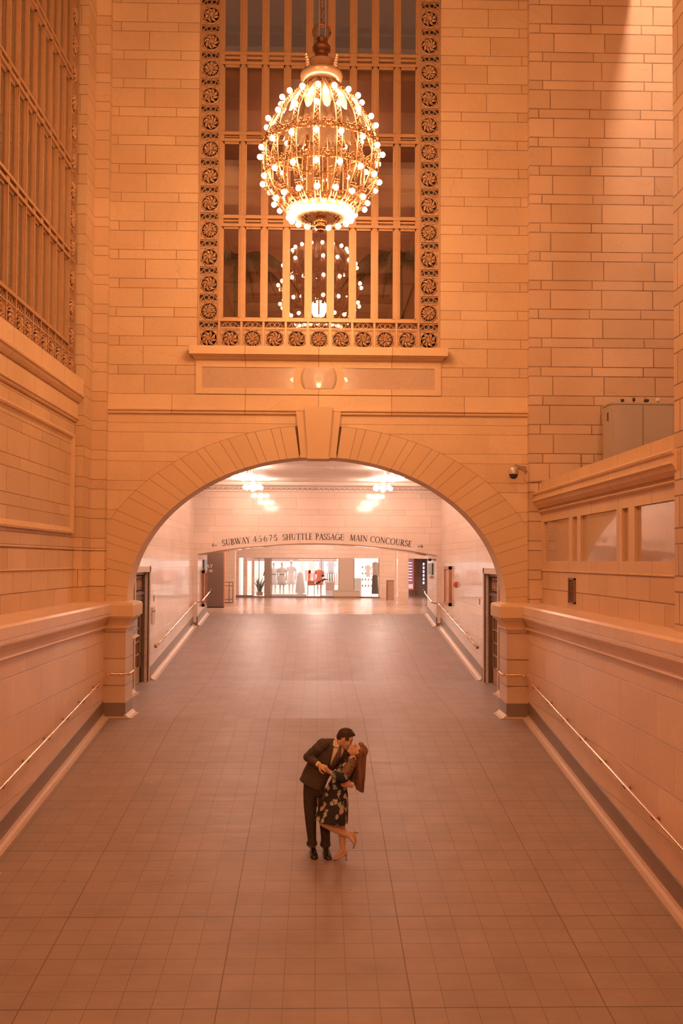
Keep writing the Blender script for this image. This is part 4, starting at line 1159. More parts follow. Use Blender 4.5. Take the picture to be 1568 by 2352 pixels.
# equipment cabinet on the gallery behind the screen wall
m_cab = plain('putty_enamel', (.50, .40, .31), .5, var=.06, scale=3)
root = thing('equipment_cabinet', 'tall putty-coloured double cabinet standing behind the right screen wall', 'cabinet', (6.2, 19.1, 4.2))
CX0, CX1, CY = 5.60, 6.84, 18.9
b = MB(); b.box(CX0, CX1, CY, 19.42, 4.2, 6.12); b.box(CX0-.02, CX1+.02, CY-.015, 19.43, 6.12, 6.15); b.build('body', m_cab, root)
for k in range(2):
    x0 = CX0+.035+k*(CX1-CX0-.05)/2; x1 = x0+(CX1-CX0-.07)/2-.01
    b = MB(); b.box(x0, x1, CY-.022, CY+.01, 4.25, 6.10); b.build('door', m_cab, root)
b = MB(); b.box(CX0-.005, CX0, CY+.14, CY+.22, 5.82, 5.98); b.build('grille', m_black, root)
for k, (px_, h_, m_, w_) in enumerate(((1429, .07, m_black, .035), (1455, .09, m_black, .028), (1484, .07, m_black, .05), (1511, .09, m_white, .045))):
    p = at(px_, 925, 19.05); nm = ('small black clamp lamp, leftmost on the putty cabinet', 'thin black aerial on top of the putty cabinet', 'wide black clamp on top of the putty cabinet', 'white beacon lamp on top of the putty cabinet')[k]
    root = thing(('clamp', 'aerial', 'clamp', 'beacon')[k], nm, ('clamp', 'aerial', 'clamp', 'beacon')[k], (p.x, 19.05, 6.15))
    b = MB(); b.lathe([(.02, 6.15), (.022, 6.165), (.008, 6.17), (.008, 6.15+h_*.6)], (p.x, 19.05, 0), 10); b.build('stem', m_black, root)
    b = MB(); b.lathe([(w_*.6, 6.15+h_*.55), (w_, 6.15+h_*.7), (w_, 6.15+h_*1.1), (w_*.9, 6.15+h_*1.3), (.003, 6.15+h_*1.35)], (p.x, 19.05, 0), 12); b.build('head', m_, root)
p0 = at(1333, 1044, 19.4); b = MB(); b.tube([(p0.x, 19.38, p0.z), (p0.x+.03, 19.38, 4.2)], .012, 8); tag(b.build('rod', m_brass_d), 'thin dark rod leaning on the gallery wall left of the putty cabinet', 'rod')
# fittings of the passage walls
def wall_box(name, s, y0, y1, z0, z1, d, m, label, cat, X=4.28):
    b = MB(); b.box(*sorted((s*(X-d), s*X)), y0, y1, z0, z1); return tag(b.build(name, m), label, cat)
root = thing('notice_case', 'shallow glazed notice case on the left wall just inside the big arch', 'notice case', (-4.2, 22.9, 1.33))
b = MB(); b.box(-4.28, -4.17, 22.5, 23.25, 1.36, 1.80); b.build('case', m_cove, root)
b = MB(); b.box(-4.175, -4.165, 22.56, 23.19, 1.40, 1.76); b.build('glazing', m_dglass, root)
b = MB(); b.box(-4.28, -4.13, 22.47, 23.28, 1.31, 1.36); b.build('sill', m_brass, root)
wall_box('call_plate', -1, 22.75, 22.83, .95, 1.22, .012, m_brass_d, 'narrow dark metal plate on the left wall under the notice case', 'plate')
wall_box('call_plate', 1, 22.75, 22.83, .95, 1.22, .012, m_brass_d, 'narrow dark metal plate low on the right wall before the door', 'plate')
wall_box('call_plate', -1, 26.2, 26.28, 2.0, 2.15, .012, m_brass_d, 'small dark plate high on the left wall beyond the door', 'plate')
wall_box('call_plate', 1, 26.2, 26.28, 1.95, 2.10, .012, m_brass_d, 'small dark plate on the right wall beyond the door', 'plate')
root = thing('intercom_panel', 'grey metal intercom panel on the left wall beyond the door', 'intercom', (-4.26, 26.1, 1.46))
b = MB(); b.box(-4.28, -4.25, 25.85, 26.3, 1.42, 1.86); b.build('plate', m_steel, root)
b = MB(); b.box(-4.25, -4.24, 25.87, 26.28, 1.73, 1.76); b.build('slot', m_black, root)
m_wood = plain('orange_wood', (.50, .20, .085), .45, var=.25, scale=6)
for s, y0, y1, z0, z1, X, lab in ((1, 31.7, 33.0, 1.66, 2.93, 4.28, 'orange wooden wall cabinet hung on the right wall of the far ramp'), (-1, 35.75, 36.6, 1.42, 2.72, 4.13, 'orange wooden wall cabinet in the left reveal of the low arch')):
    root = thing('hose_cabinet', lab, 'wall cabinet', (s*X, (y0+y1)/2, z0))
    b = MB(); xa, xb = sorted((s*(X-.09), s*X)); e = .10
    b.box(xa, xb, y0, y0+e, z0, z1); b.box(xa, xb, y1-e, y1, z0, z1); b.box(xa, xb, y0, y1, z0, z0+e); b.box(xa, xb, y0, y1, z1-e, z1); b.build('frame', m_wood, root)
    b = MB(); b.box(*sorted((s*(X-.05), s*X)), y0+e, y1-e, z0+e, z1-e); d = b.build('door', plain('amber_panel', (.55, .30, .16), .4, var=.15), root)
    for z in (z0+.2, (z0+z1)/2, z1-.25):
        b = MB(); b.box(*sorted((s*(X-.065), s*(X-.05))), y0+e, y0+e+.05, z, z+.09); b.build('hinge', m_black, d)
b = MB(); b.box(4.20, 4.28, 30.4, 30.6, 2.28, 2.46); b.box(4.17, 4.2, 30.45, 30.55, 2.33, 2.41); tag(b.build('fire_alarm', plain('alarm_red', (.55, .10, .05), .4)), 'red fire alarm box on the right wall of the far ramp', 'alarm')
m_green = plain('bottle_green', (.12, .15, .10), .3)
for s, y0, y1, lab in ((1, 35.6, 36.9, 'green notice board in the right reveal of the low arch'), (-1, 36.1, 37.1, 'green notice board in the left reveal of the low arch')):
    root = thing('notice_board', lab, 'notice board', (s*4.1, (y0+y1)/2, 2.6))
    b = MB(); b.box(*sorted((s*4.09, s*4.13)), y0, y1, 2.60 if s > 0 else 2.78, 3.02 if s > 0 else 3.1); b.build('board', m_green, root)
    b = MB(); b.box(*sorted((s*4.05, s*4.13)), y0+.1, y1-.35, 2.46 if s > 0 else 2.72, 2.57 if s > 0 else 2.77); b.build('label_holder', m_white, root)
b = MB()
for k in range(4): b.ell((4.02, 35.5+.13*k, 3.14), .05, u=8, v=6); b.tube([(4.13, 35.5+.13*k, 3.15), (4.02, 35.5+.13*k, 3.14)], .012, 5)
tag(b.build('spotlight_cluster', m_black), 'cluster of small black spotlights at the top of the right reveal', 'spotlights')

# ================================================================== CONCOURSE
root = thing('sign_slab', 'tall dark brown sign slab with pale lettering at the head of the far ramp, left', 'sign', (-4.6, 42, ZU))
m_slabs = plain('speckled_brown', (.20, .13, .10), .7, var=.4, scale=30)
b = MB(); b.box(-5.6, -3.95, 42, 42.12, ZU+.04, 3.42); b.build('slab', m_slabs, root)
b = MB(); b.box(-5.6, -3.94, 41.97, 42.12, ZU, ZU+.05); b.build('kick_plate', m_black, root)
b = MB(); b.box(-3.95, -3.90, 42.0, 42.14, ZU, 3.42); b.build('edge_strip', m_wood, root)
m_pale = plain('pale_letters', (.78, .68, .58), .5, var=0)
text_mesh('SUBWAY', .215, (-4.405, 41.996, 2.755), m_pale, 'lettering', align='RIGHT', parent=root)
text_mesh('08', .15, (-4.41, 41.996, 2.585), m_pale, 'lettering', align='RIGHT', parent=root)
b = MB(); b.prism([(-4.66+.062*math.cos(q), 41.994, 2.64+.062*math.sin(q)) for q in [2*PI*i/20 for i in range(20)]], [(-4.66+.062*math.cos(q), 42.0, 2.64+.062*math.sin(q)) for q in [2*PI*i/20 for i in range(20)]])
b.build('roundel', plain('signal_red', (.75, .16, .09), .5, var=0), root)
root = thing('crowd_barrier', 'bronze tube barrier frame beside the dark sign slab', 'barrier', (-4.1, 46.9, ZU))
b = MB()
for x0, z0, x1, z1 in ((-4.40, 2.04, -3.93, 2.04), (-4.40, 1.87, -3.98, 1.87), (-4.40, 1.23, -3.95, 1.23), (-4.40, .0+ZU, -3.95, ZU+.0)):
    b.box(min(x0, x1), max(x0, x1), 46.9, 46.93, z0, z0+.03)
b.build('rail', m_brass_d, root)
for x in (-4.38, -4.14, -3.97):
    b = MB(); b.box(x-.015, x+.015, 46.88, 46.95, ZU, 2.07); b.build('post', m_brass_d, root)
root = thing('half_height_screen', 'low glazed barrier panel left of the concourse column', 'barrier', (3.66, 50, ZU))
b = MB(); b.box(3.46, 3.50, 50, 50.08, ZU, 2.12); b.box(3.46, 3.86, 50, 50.06, 2.09, 2.12); b.build('frame', m_brass_d, root)
b = MB(); b.box(3.50, 3.84, 50.02, 50.05, ZU+.03, 2.09); b.build('pane', plain('tinted_panel', (.45, .28, .18), .25), root)
# right: shop with the lit menu board
root = thing('menu_board', 'tall purple lit menu board at the far right of the concourse', 'menu board', (5.45, 58, ZU))
b = MB(); b.box(5.15, 5.60, 57.95, 58.02, 1.42, 3.22); b.build('panel', emis('menu_purple', (.42, .16, .22), .55), root)
b = MB()
for k in range(7): b.box(5.20, 5.50, 57.94, 57.95, 1.95+.17*k, 2.0+.17*k)
b.build('text_rows', emis('menu_text', (1, .85, .8), .9), root)
b = MB(); b.box(5.30, 5.55, 57.94, 57.95, 1.50, 1.75); b.build('picture', emis('menu_picture', (.95, .55, .5), .7), root)
root = thing('glazed_doorway', 'orange wooden door frame with a grey leaf right of the purple menu board', 'doorway', (6.0, 58, ZU))
b = MB(); b.box(5.62, 5.70, 57.9, 58.1, ZU, 3.22); b.box(5.74, 5.80, 57.9, 58.1, ZU, 3.22); b.box(5.62, 6.9, 57.9, 58.1, 3.18, 3.30); b.build('frame', m_wood, root)
b = MB(); b.box(5.80, 6.9, 58.0, 58.05, ZU, 3.18); b.build('leaf', plain('mauve_grey', (.40, .28, .25), .5), root)
b = MB(); b.box(6.10, 6.26, 57.97, 58.0, 1.7, 3.1); d = b.build('display_case', plain('slate', (.15, .12, .14), .3), root)
for k in range(6):
    b = MB(); b.box(6.13, 6.23, 57.96, 57.97, 1.75+.22*k, 1.90+.22*k); b.build('lit_cell', emis('cell_%d' % k, (.9, .85, 1), .9) if k == 0 else bpy.data.materials['cell_0'], d)

# floor hatch on the far ramp
b = MB(); 
for (y0, y1) in ((34.6, 35.9),):
    for x0, x1, ya, yb in ((1.82, 1.84, y0, y1), (2.22, 2.24, y0, y1), (1.82, 2.24, y0, y0+.02), (1.82, 2.24, y1-.02, y1), (1.82, 2.24, y0+.75, y0+.77)):
        b.hexa([(x0, ya, rz(ya)-.01), (x1, ya, rz(ya)-.01), (x1, yb, rz(yb)-.01), (x0, yb, rz(yb)-.01), (x0, ya, rz(ya)+.003), (x1, ya, rz(ya)+.003), (x1, yb, rz(yb)+.003), (x0, yb, rz(yb)+.003)])
struct(b.build('trim_19', m_brass_d))
# ================================================================== THE COUPLE
def Q(px, py, Y): return at(px, py, Y)
m_skin = plain('skin', (.62, .36, .255), .5, var=.05, scale=20)
m_skin2 = plain('skin_fair', (.68, .41, .29), .5, var=.05, scale=20)
def speck(name, base, light, sc, thr, rough=.85):
    m, nt, b = NT(name)
    geo = nd(nt, 'ShaderNodeNewGeometry')
    f = noise(nt, geo.outputs['Position'], sc, 3, .8)
    c = ramp(nt, f, [(thr, base), (thr+.16, light)])
    g2 = noise(nt, geo.outputs['Position'], 9, 4)
    nt.links.new(mixc(nt, mth(nt, 'MULTIPLY', g2, .45), c, base), b.inputs['Base Color'])
    b.inputs['Roughness'].default_value = rough; b.inputs['Specular IOR Level'].default_value = .25
    bp = nd(nt, 'ShaderNodeBump'); bp.inputs['Strength'].default_value = .5; bp.inputs['Distance'].default_value = .02
    mp = nd(nt, 'ShaderNodeMapping'); mp.inputs['Rotation'].default_value = (0, .6, 0); mp.inputs['Scale'].default_value = (7, 7, 20)
    nt.links.new(geo.outputs['Position'], mp.inputs[0])
    nt.links.new(noise(nt, mp.outputs[0], 1.2, 3), bp.inputs['Height']); nt.links.new(bp.outputs[0], b.inputs['Normal'])
    return m
m_suit = speck('charcoal_wool', (.052, .039, .036), (.17, .115, .095), 110, .43)
m_trou = speck('charcoal_trouser_wool', (.046, .034, .031), (.13, .088, .073), 110, .45)
m_shirt = plain('cream_cotton', (.78, .62, .48), .7, var=.08, scale=25)
m_tie = speck('brown_tie', (.15, .085, .075), (.24, .15, .13), 160, .45, .6)
m_shoe = plain('black_leather', (.022, .017, .016), .18, var=0, coat=.6)
m_pump = plain('nude_leather', (.52, .33, .24), .4, var=.06)
m_hair = speck('dark_short_hair', (.035, .022, .016), (.13, .07, .045), 90, .45, .6)
def strand_mat(name, a, c):
    m, nt, b = NT(name); geo = nd(nt, 'ShaderNodeNewGeometry')
    mp = nd(nt, 'ShaderNodeMapping'); mp.inputs['Scale'].default_value = (95, 60, 3)
    nt.links.new(geo.outputs['Position'], mp.inputs[0])
    nt.links.new(ramp(nt, noise(nt, mp.outputs[0], 1.0, 3), [(.34, a), (.66, c)]), b.inputs['Base Color'])
    b.inputs['Roughness'].default_value = .45
    return m
m_lhair = strand_mat('long_auburn_hair', (.10, .045, .028), (.34, .165, .095))
def dress_mat():
    m, nt, b = NT('floral_print'); L = nt.links
    geo = nd(nt, 'ShaderNodeNewGeometry'); P_ = geo.outputs['Position']
    mp = nd(nt, 'ShaderNodeMapping'); mp.inputs['Scale'].default_value = (14, 14, 10.5); L.new(P_, mp.inputs[0])
    wn = nd(nt, 'ShaderNodeTexNoise'); wn.inputs['Scale'].default_value = 26; wn.inputs['Detail'].default_value = 3; L.new(P_, wn.inputs['Vector'])
    ad = nd(nt, 'ShaderNodeVectorMath', operation='ADD'); sc_ = nd(nt, 'ShaderNodeVectorMath', operation='SCALE'); sc_.inputs['Scale'].default_value = .75
    L.new(wn.outputs['Color'], sc_.inputs[0]); L.new(mp.outputs[0], ad.inputs[0]); L.new(sc_.outputs[0], ad.inputs[1])
    vo = nd(nt, 'ShaderNodeTexVoronoi'); vo.inputs['Scale'].default_value = 1.0; L.new(ad.outputs[0], vo.inputs['Vector'])
    sc = nd(nt, 'ShaderNodeSeparateColor'); L.new(vo.outputs['Color'], sc.inputs[0])
    pet = ramp(nt, sc.outputs[1], [(.0, (.40, .48, .48)), (.35, (.74, .70, .58)), (.6, (.27, .37, .40)), (.8, (.80, .48, .38)), (1, (.65, .62, .54))])
    n2 = noise(nt, P_, 70, 3)
    pet = mixc(nt, mth(nt, 'MULTIPLY', n2, .9), pet, (.16, .15, .13))
    r_ = mth(nt, 'ADD', mth(nt, 'MULTIPLY', sc.outputs[0], .26), .30)
    mask = mth(nt, 'MULTIPLY', mth(nt, 'LESS_THAN', vo.outputs['Distance'], r_), mth(nt, 'GREATER_THAN', sc.outputs[2], .16))
    c = mixc(nt, mask, (.026, .022, .024), pet)
    v2 = nd(nt, 'ShaderNodeTexVoronoi'); v2.inputs['Scale'].default_value = 70; L.new(P_, v2.inputs['Vector'])
    c = mixc(nt, mth(nt, 'MULTIPLY', mth(nt, 'LESS_THAN', v2.outputs['Distance'], .17), .6), c, (.42, .36, .32))
    L.new(c, b.inputs['Base Color']); b.inputs['Roughness'].default_value = .75; b.inputs['Specular IOR Level'].default_value = .3
    return m
m_dress = dress_mat()
def sheer_mat():
    m, nt, b = NT('sheer_dotted_sleeve'); L = nt.links
    geo = nd(nt, 'ShaderNodeNewGeometry')
    v2 = nd(nt, 'ShaderNodeTexVoronoi'); v2.inputs['Scale'].default_value = 30; v2.inputs['Randomness'].default_value = .35; L.new(geo.outputs['Position'], v2.inputs['Vector'])
    c = mixc(nt, mth(nt, 'LESS_THAN', v2.outputs['Distance'], .33), (.20, .095, .06), (.02, .015, .015))
    L.new(c, b.inputs['Base Color']); b.inputs['Roughness'].default_value = .7
    return m
m_sheer = sheer_mat()

def remesh(o, vox, smooth=4):
    md = o.modifiers.new('remesh', 'REMESH'); md.mode = 'VOXEL'; md.voxel_size = vox; md.use_smooth_shade = True
    if smooth:
        s = o.modifiers.new('smooth', 'SMOOTH'); s.factor = .5; s.iterations = smooth
    return o
def frame(fwd, up):
    f = Vector(fwd).normalized(); u = Vector(up); u = (u-f*u.dot(f)).normalized(); l = u.cross(f)
    return Matrix((f, l, u)).transposed()       # columns: forward, left, up
class Head:
    def __init__(s, c, fwd, up, k=1.0): s.c = Vector(c); s.M = frame(fwd, up); s.k = k
    def p(s, x, y, z): return s.c + s.M @ (Vector((x, y, z))*s.k)
    def e(s, b, x, y, z, rx, ry, rz, u=16, v=12): b.ell(s.p(x, y, z), rx*s.k, ry*s.k, rz*s.k, s.M, u, v)
def head_mesh(b, h, fem=False):
    h.e(b, -.012, 0, .030, .098, .076, .092)
    h.e(b, .022, 0, -.035, .070, .060, .078)
    h.e(b, .045, 0, -.075, .044, .046 if not fem else .038, .042)
    h.e(b, .070, 0, -.100, .024, .026 if not fem else .019, .020)           # chin
    h.e(b, .070, 0, .035, .026, .052, .034)                                  # brow
    h.e(b, .078, .034, -.028, .018, .018, .020); h.e(b, .078, -.034, -.028, .018, .018, .020)   # cheeks
    b.cone(h.p(.088, 0, .018), .008*h.k, h.p(.113, 0, -.034), .0125*h.k, 8)   # nose
    h.e(b, .098, .012, -.040, .010, .008, .007, 8, 6); h.e(b, .098, -.012, -.040, .010, .008, .007, 8, 6)
    h.e(b, .090, 0, -.060, .013, .022, .0065, 10, 6); h.e(b, .087, 0, -.073, .013, .020, .0075, 10, 6)   # lips
    for s in (-1, 1):
        h.e(b, -.004, s*.078, -.010, .018, .008, .031, 10, 8); h.e(b, .002, s*.080, -.030, .010, .007, .012, 8, 6)
        h.e(b, .083, s*.032, .006, .010, .015, .008, 10, 6)                  # closed lids
def face_marks(h, parent, brow):
    for nm, z, r, x in (('eyelash', -.001, .0028, .0935), ('eyebrow', .022, .0042, .097)):
        b = MB()
        for s in (-1, 1):
            b.tube([h.p(x-.010*abs(t-.35)-.002, s*(.017+.036*t), z+(.004*math.sin(t*PI) if nm == 'eyebrow' else -.003*math.sin(t*PI))) for t in (0, .25, .5, .75, 1)], r*h.k, 5)
        b.build(nm, brow, parent)
    b = MB(); b.tube([h.p(.1005, t, -.066-.002*abs(t)*30) for t in (-.018, -.008, 0, .008, .018)], .0022, 5); b.build('mouth_line', m_lip, parent)
m_lip = plain('lip', (.42, .13, .10), .5, var=0)
def hand(b, W, d, n, side=1, curl=(.5, .7, .5), spread=.0, k=1.0, thumb=(.5, .3)):
    """palm, four unequal bent fingers and a thumb from the side of the palm"""
    d = Vector(d).normalized(); n = Vector(n); n = (n-d*n.dot(d)).normalized(); s = d.cross(n)*side
    W = Vector(W)
    R = []
    for t, hw, ht in ((0, .026, .020), (.03, .034, .019), (.06, .040, .016), (.088, .041, .013)):
        c = W+d*(t*k); R.append([c+s*(hw*k*math.cos(q))+n*(ht*k*math.sin(q)) for q in [2*PI*i/12 for i in range(12)]])
    b.rings(R)
    for i, (ln, off) in enumerate(((.070, .030), (.080, .011), (.075, -.009), (.058, -.028))):
        p = W+d*((.084-.004*abs(i-1))*k)+s*(off*k); a = 0; q = [p]; ff = (d+s*(spread*(1.5-i)*.5)).normalized()
        for j, fr in enumerate((.44, .32, .24)):
            a += curl[j]
            p = p+(ff*math.cos(a)+n*math.sin(a))*(ln*fr*k); q.append(p)
        b.tube(q, [.0095*k, .009*k, .0082*k, .0065*k], 8); b.ell(q[-1], .0068*k, u=8, v=6)
        b.ell(q[0], .0100*k, u=8, v=6)
    p = W+d*(.022*k)+s*(.026*k); v = (d*.62+s*.72+n*.25).normalized(); q = [p]
    for j, ln in enumerate((.040, .032, .026)):
        p = p+v*(ln*k); q.append(p); v = (v+d*.45*(j+1)+n*thumb[0]-s*thumb[1]).normalized()
    b.tube(q, [.015*k, .0115*k, .0095*k, .007*k], 8); b.ell(q[-1], .0075*k, u=8, v=6)
def sheet(rows, Yf, bf, n=28, ex=2.3, pleat=0, npl=9):
    """rings from left and right outline points: (left px, left py, right px, right py, Y, half depth)"""
    R = []
    for (lx, ly, rx, ry, Y, bd) in rows:
        A = at(lx, ly, Y); B = at(rx, ry, Y); c = (A+B)/2; h = (B-A)/2
        ring_ = []
        for i in range(n):
            q = 2*PI*i/n; cc, ss = math.cos(q), math.sin(q)
            e = 2/ex; k = 1+(pleat*math.cos(npl*q) if pleat else 0)
            ring_.append(c+h*(math.copysign(abs(cc)**e, cc)*k)+Vector((0, 1, 0))*(bd*k*math.copysign(abs(ss)**e, ss)))
        R.append(ring_)
    return R
def surf(rows, px, py, off, ex=2.3):
    """front surface of such a sheet under a point of the outline plane"""
    best = None
    for a, c in zip(rows, rows[1:]):
        for i in range(13):
            t = i/12; r = [a[j]+(c[j]-a[j])*t for j in range(6)]
            dx, dy = r[2]-r[0], r[3]-r[1]; v = ((px-r[0])*dx+(py-r[1])*dy)/(dx*dx+dy*dy)
            v = min(.99, max(.01, v)); e = math.hypot(px-r[0]-v*dx, py-r[1]-v*dy)
            if best is None or e < best[0]: best = (e, r, v)
    e, r, v = best
    yy = r[4]-r[5]*(1-abs(2*v-1)**ex)**(1/ex)-off
    return at(px, py, yy)

# ---------------------------------------------------------------- the man
man = thing('person', 'man in a dark suit bending to kiss the woman in the floral dress', 'person', (.08, 13.0, rz(13)))
MH = Head(at(792, 1697, 12.93), (.86, -.16, -.46), (.46, 0, .88), 1.0)
b = MB(); head_mesh(b, MH)
b.cone(MH.p(-.03, 0, -.05), .060, at(775, 1712, 12.98), .066, 14)
b.rings(sheet([(700, 1800, 742, 1816, 13.05, .11), (708, 1775, 752, 1788, 13.04, .10), (722, 1742, 778, 1758, 13.02, .11), (736, 1716, 790, 1734, 13.0, .10), (758, 1704, 786, 1716, 12.99, .06)], 0, 0))
# legs
for hip, knee, ank, Y in (((714, 1812), (712, 1882), (718, 1950), 13.06), ((735, 1816), (745, 1884), (748, 1952), 13.08)):
    b.cone(at(*hip, Y), .085, at(*knee, Y-.02), .052, 12); b.cone(at(*knee, Y-.02), .052, at(*ank, Y+.02), .040, 12)
sh = at(743, 1710, 12.90); el = at(707, 1739, 12.84); wr = at(733, 1757, 12.70)
b.cone(sh, .055, el, .042, 12); b.cone(el, .042, wr, .029, 12)
hand(b, wr, at(752, 1768, 12.64)-wr, Vector((.2, .75, -.65)), side=-1, curl=(.45, .85, .6), k=1.02, thumb=(.5, .5))
sh2 = at(790, 1728, 13.10); el2 = at(813, 1778, 13.06); wr2 = at(807, 1803, 12.74)
b.cone(sh2, .055, el2, .042, 12); b.cone(el2, .042, wr2, .029, 12)
hand(b, wr2, Vector((-.95, -.10, .14)), Vector((-.12, .98, .1)), side=-1, curl=(.30, .35, .3), spread=.25, k=1.02)
body = remesh(b.build('body', m_skin, man), .0052, 3)
face_marks(MH, man, m_hair)
# hair: crown, back and short sides, brushed up in front
b = MB()
MH.e(b, -.022, 0, .048, .098, .082, .088, 20, 14); MH.e(b, -.060, 0, .010, .060, .072, .075, 16, 12); MH.e(b, .030, 0, .098, .062, .058, .034, 16, 10)
MH.e(b, .062, 0, .100, .036, .044, .022, 12, 8)
rnd = random.Random(5)
for i in range(110):
    t = rnd.random()*2.0-1.0; q = rnd.uniform(-.9, .9)
    p = (-.015+.085*math.sin(t*1.2), .062*q, .060+.075*math.cos(t*1.2)*math.sqrt(1-q*q*.6))
    b.tube([MH.p(*p), MH.p(p[0]+.020, p[1]*1.02, p[2]+.010)], [.009, .004], 5)
for s in (-1, 1):
    MH.e(b, .022, s*.070, .030, .030, .012, .034, 10, 8)
remesh(b.build('hair', m_hair, man), .005, 1)
# jacket
JR = [(687, 1790, 741, 1818, 13.03, .150), (691, 1783, 746, 1808, 13.03, .152), (697, 1768, 754, 1788, 13.03, .140), (705, 1752, 764, 1772, 13.02, .130), (713, 1736, 776, 1757, 13.01, .135), (722, 1720, 790, 1744, 13.0, .140), (729, 1708, 797, 1733, 13.0, .130), (735, 1699, 797, 1724, 13.0, .100), (750, 1696, 792, 1714, 12.99, .070), (764, 1696, 786, 1706, 12.98, .055)]
b = MB(); b.rings(sheet(JR, 0, 0, 32))
def sleeve(b, P_, rr):
    n_ = 9; L_ = []; r_ = []
    for (p, q), (ra, rb) in zip(zip(P_, P_[1:]), zip(rr, rr[1:])):
        for i in range(n_): f = i/n_; L_.append(p.lerp(q, f)); r_.append((ra+(rb-ra)*f)*(1+.05*math.sin(i*2.2)))
    L_.append(P_[-1]); r_.append(rr[-1]); b.tube(L_, r_, 14); 
    for p, r in zip(P_[:-1], rr[:-1]): b.ell(p, r, u=14, v=10)
sleeve(b, [sh+Vector((-.01, 0, 0)), el, wr.lerp(el, .16)], [.080, .062, .046])
sleeve(b, [sh2, el2, wr2.lerp(el2, .04)], [.075, .056, .043])
jk = remesh(b.build('jacket', m_suit, man), .0075, 2)
b = MB()     # folds of the upper sleeve and lapels
for k in range(6):
    f = .42+.10*k; c = sh.lerp(el, f); a_ = (el-sh).normalized()
    b.tube([c+Vector((-.045, -.052, .035)), c+Vector((.0, -.074, .010)), c+Vector((.045, -.055, -.010))], [.004, .011, .004], 6)
b.build('sleeve_folds', m_suit, jk, smooth=True)
def panel(pts_l, pts_r, off, name, m, parent, th=.006, n=8):
    """a narrow piece of cloth lying on the jacket front between two outline polylines"""
    b = MB(); F = []
    def pl(P_, t):
        x = t*(len(P_)-1); i = min(int(x), len(P_)-2); f = x-i
        return (P_[i][0]+(P_[i+1][0]-P_[i][0])*f, P_[i][1]+(P_[i+1][1]-P_[i][1])*f)
    for i in range(n+1):
        L_, R_ = pl(pts_l, i/n), pl(pts_r, i/n)
        F.append([surf(JR, L_[0]+(R_[0]-L_[0])*j/6, L_[1]+(R_[1]-L_[1])*j/6, off+.004*math.sin(j*PI/6)) for j in range(7)])
    bk = [[p+Vector((0, th, 0)) for p in r] for r in F]
    b.rings([r+q[::-1] for r, q in zip(F, bk)])
    return b.build(name, m, parent, smooth=True)
panel([(768, 1698), (766, 1712), (762, 1732), (757, 1758)], [(788, 1714), (790, 1724), (783, 1738), (764, 1762)], .010, 'shirt_front', m_shirt, man)
sf_ = panel([(779, 1715), (775, 1724), (766, 1742), (757, 1762)], [(784, 1716), (784, 1727), (779, 1744), (768, 1764)], .020, 'tie', m_tie, man)
b = MB(); p_ = surf(JR, 781, 1716, .03); b.ell(p_, .019, .014, .022, u=10, v=8); b.build('tie_knot', m_tie, sf_, smooth=True)
panel([(766, 1697), (760, 1708), (758, 1730), (752, 1758)], [(770, 1697), (767, 1712), (763, 1732), (757, 1760)], .016, 'lapel', m_suit, jk)
panel([(788, 1714), (790, 1724), (783, 1740), (765, 1764)], [(797, 1722), (799, 1734), (793, 1750), (775, 1768)], .018, 'lapel', m_suit, jk)
b = MB()     # shirt collar standing round the neck, and the cuffs
nk0 = at(775, 1707, 12.965); nk1 = at(779, 1701, 12.95); ax = (nk1-nk0).normalized(); e1 = ax.orthogonal().normalized(); e2 = ax.cross(e1)
for k_, r_ in ((0, .076), (1, .071)): pass
b.rings([[nk0+ax*(-.02+.045*t)+(e1*math.cos(q)+e2*math.sin(q))*(.078-.008*t) for q in [2*PI*i/20 for i in range(20)]] for t in (0, .5, 1)])
b.tube([surf(JR, 768, 1700, .03), surf(JR, 766, 1712, .03), surf(JR, 773, 1716, .03), surf(JR, 780, 1714, .03)], [.012, .014, .012, .006], 6)
b.build('shirt_collar', m_shirt, man, smooth=True)
for w_, e_ in ((wr, el), (wr2+(wr2-el2).normalized()*.022, el2)):
    b = MB(); a_ = (w_-e_).normalized(); b.tube([w_.lerp(e_, .18), w_.lerp(e_, .06), w_.lerp(e_, .02)], [.037, .037, .034], 14); b.build('shirt_cuff', m_shirt, man, smooth=True)
# trousers
b = MB()
LR = [[(697, 1798, 727, 1808, 13.05, .12), (696, 1822, 727, 1822, 13.05, .105), (697, 1850, 727, 1850, 13.05, .092), (700, 1880, 726, 1880, 13.04, .080), (703, 1905, 726, 1905, 13.06, .076), (706, 1925, 726, 1925, 13.08, .074), (706, 1934, 727, 1934, 13.08, .076), (705, 1940, 728, 1940, 13.08, .08)],
      [(722, 1806, 750, 1812, 13.07, .12), (726, 1822, 758, 1824, 13.07, .105), (729, 1850, 759, 1850, 13.07, .092), (732, 1880, 759, 1880, 13.06, .080), (735, 1905, 758, 1905, 13.08, .076), (737, 1925, 758, 1925, 13.10, .074), (736, 1936, 758, 1936, 13.10, .076), (735, 1942, 759, 1942, 13.10, .08)]]
for k_, rows in enumerate(LR):
    R_ = sheet(rows, 0, 0, 20, 2.0); b.rings(R_)
b.rings(sheet([(698, 1796, 748, 1814, 13.05, .13), (697, 1812, 756, 1822, 13.06, .13), (700, 1824, 752, 1828, 13.06, .10)], 0, 0, 24))
tr = remesh(b.build('trousers', m_trou, man), .0075, 2)
b = MB()
for cx_, cy_, Y in ((716, 1937, 13.08), (747, 1939, 13.10)):
    c = at(cx_, cy_, Y)
    for dz_ in (0, -.018): b.tube([c+Vector((.066*math.cos(q), .082*math.sin(q), dz_+.012*math.cos(q*2))) for q in [2*PI*i/18 for i in range(19)]], .006, 6)
b.build('turn_up', m_trou, tr, smooth=True)
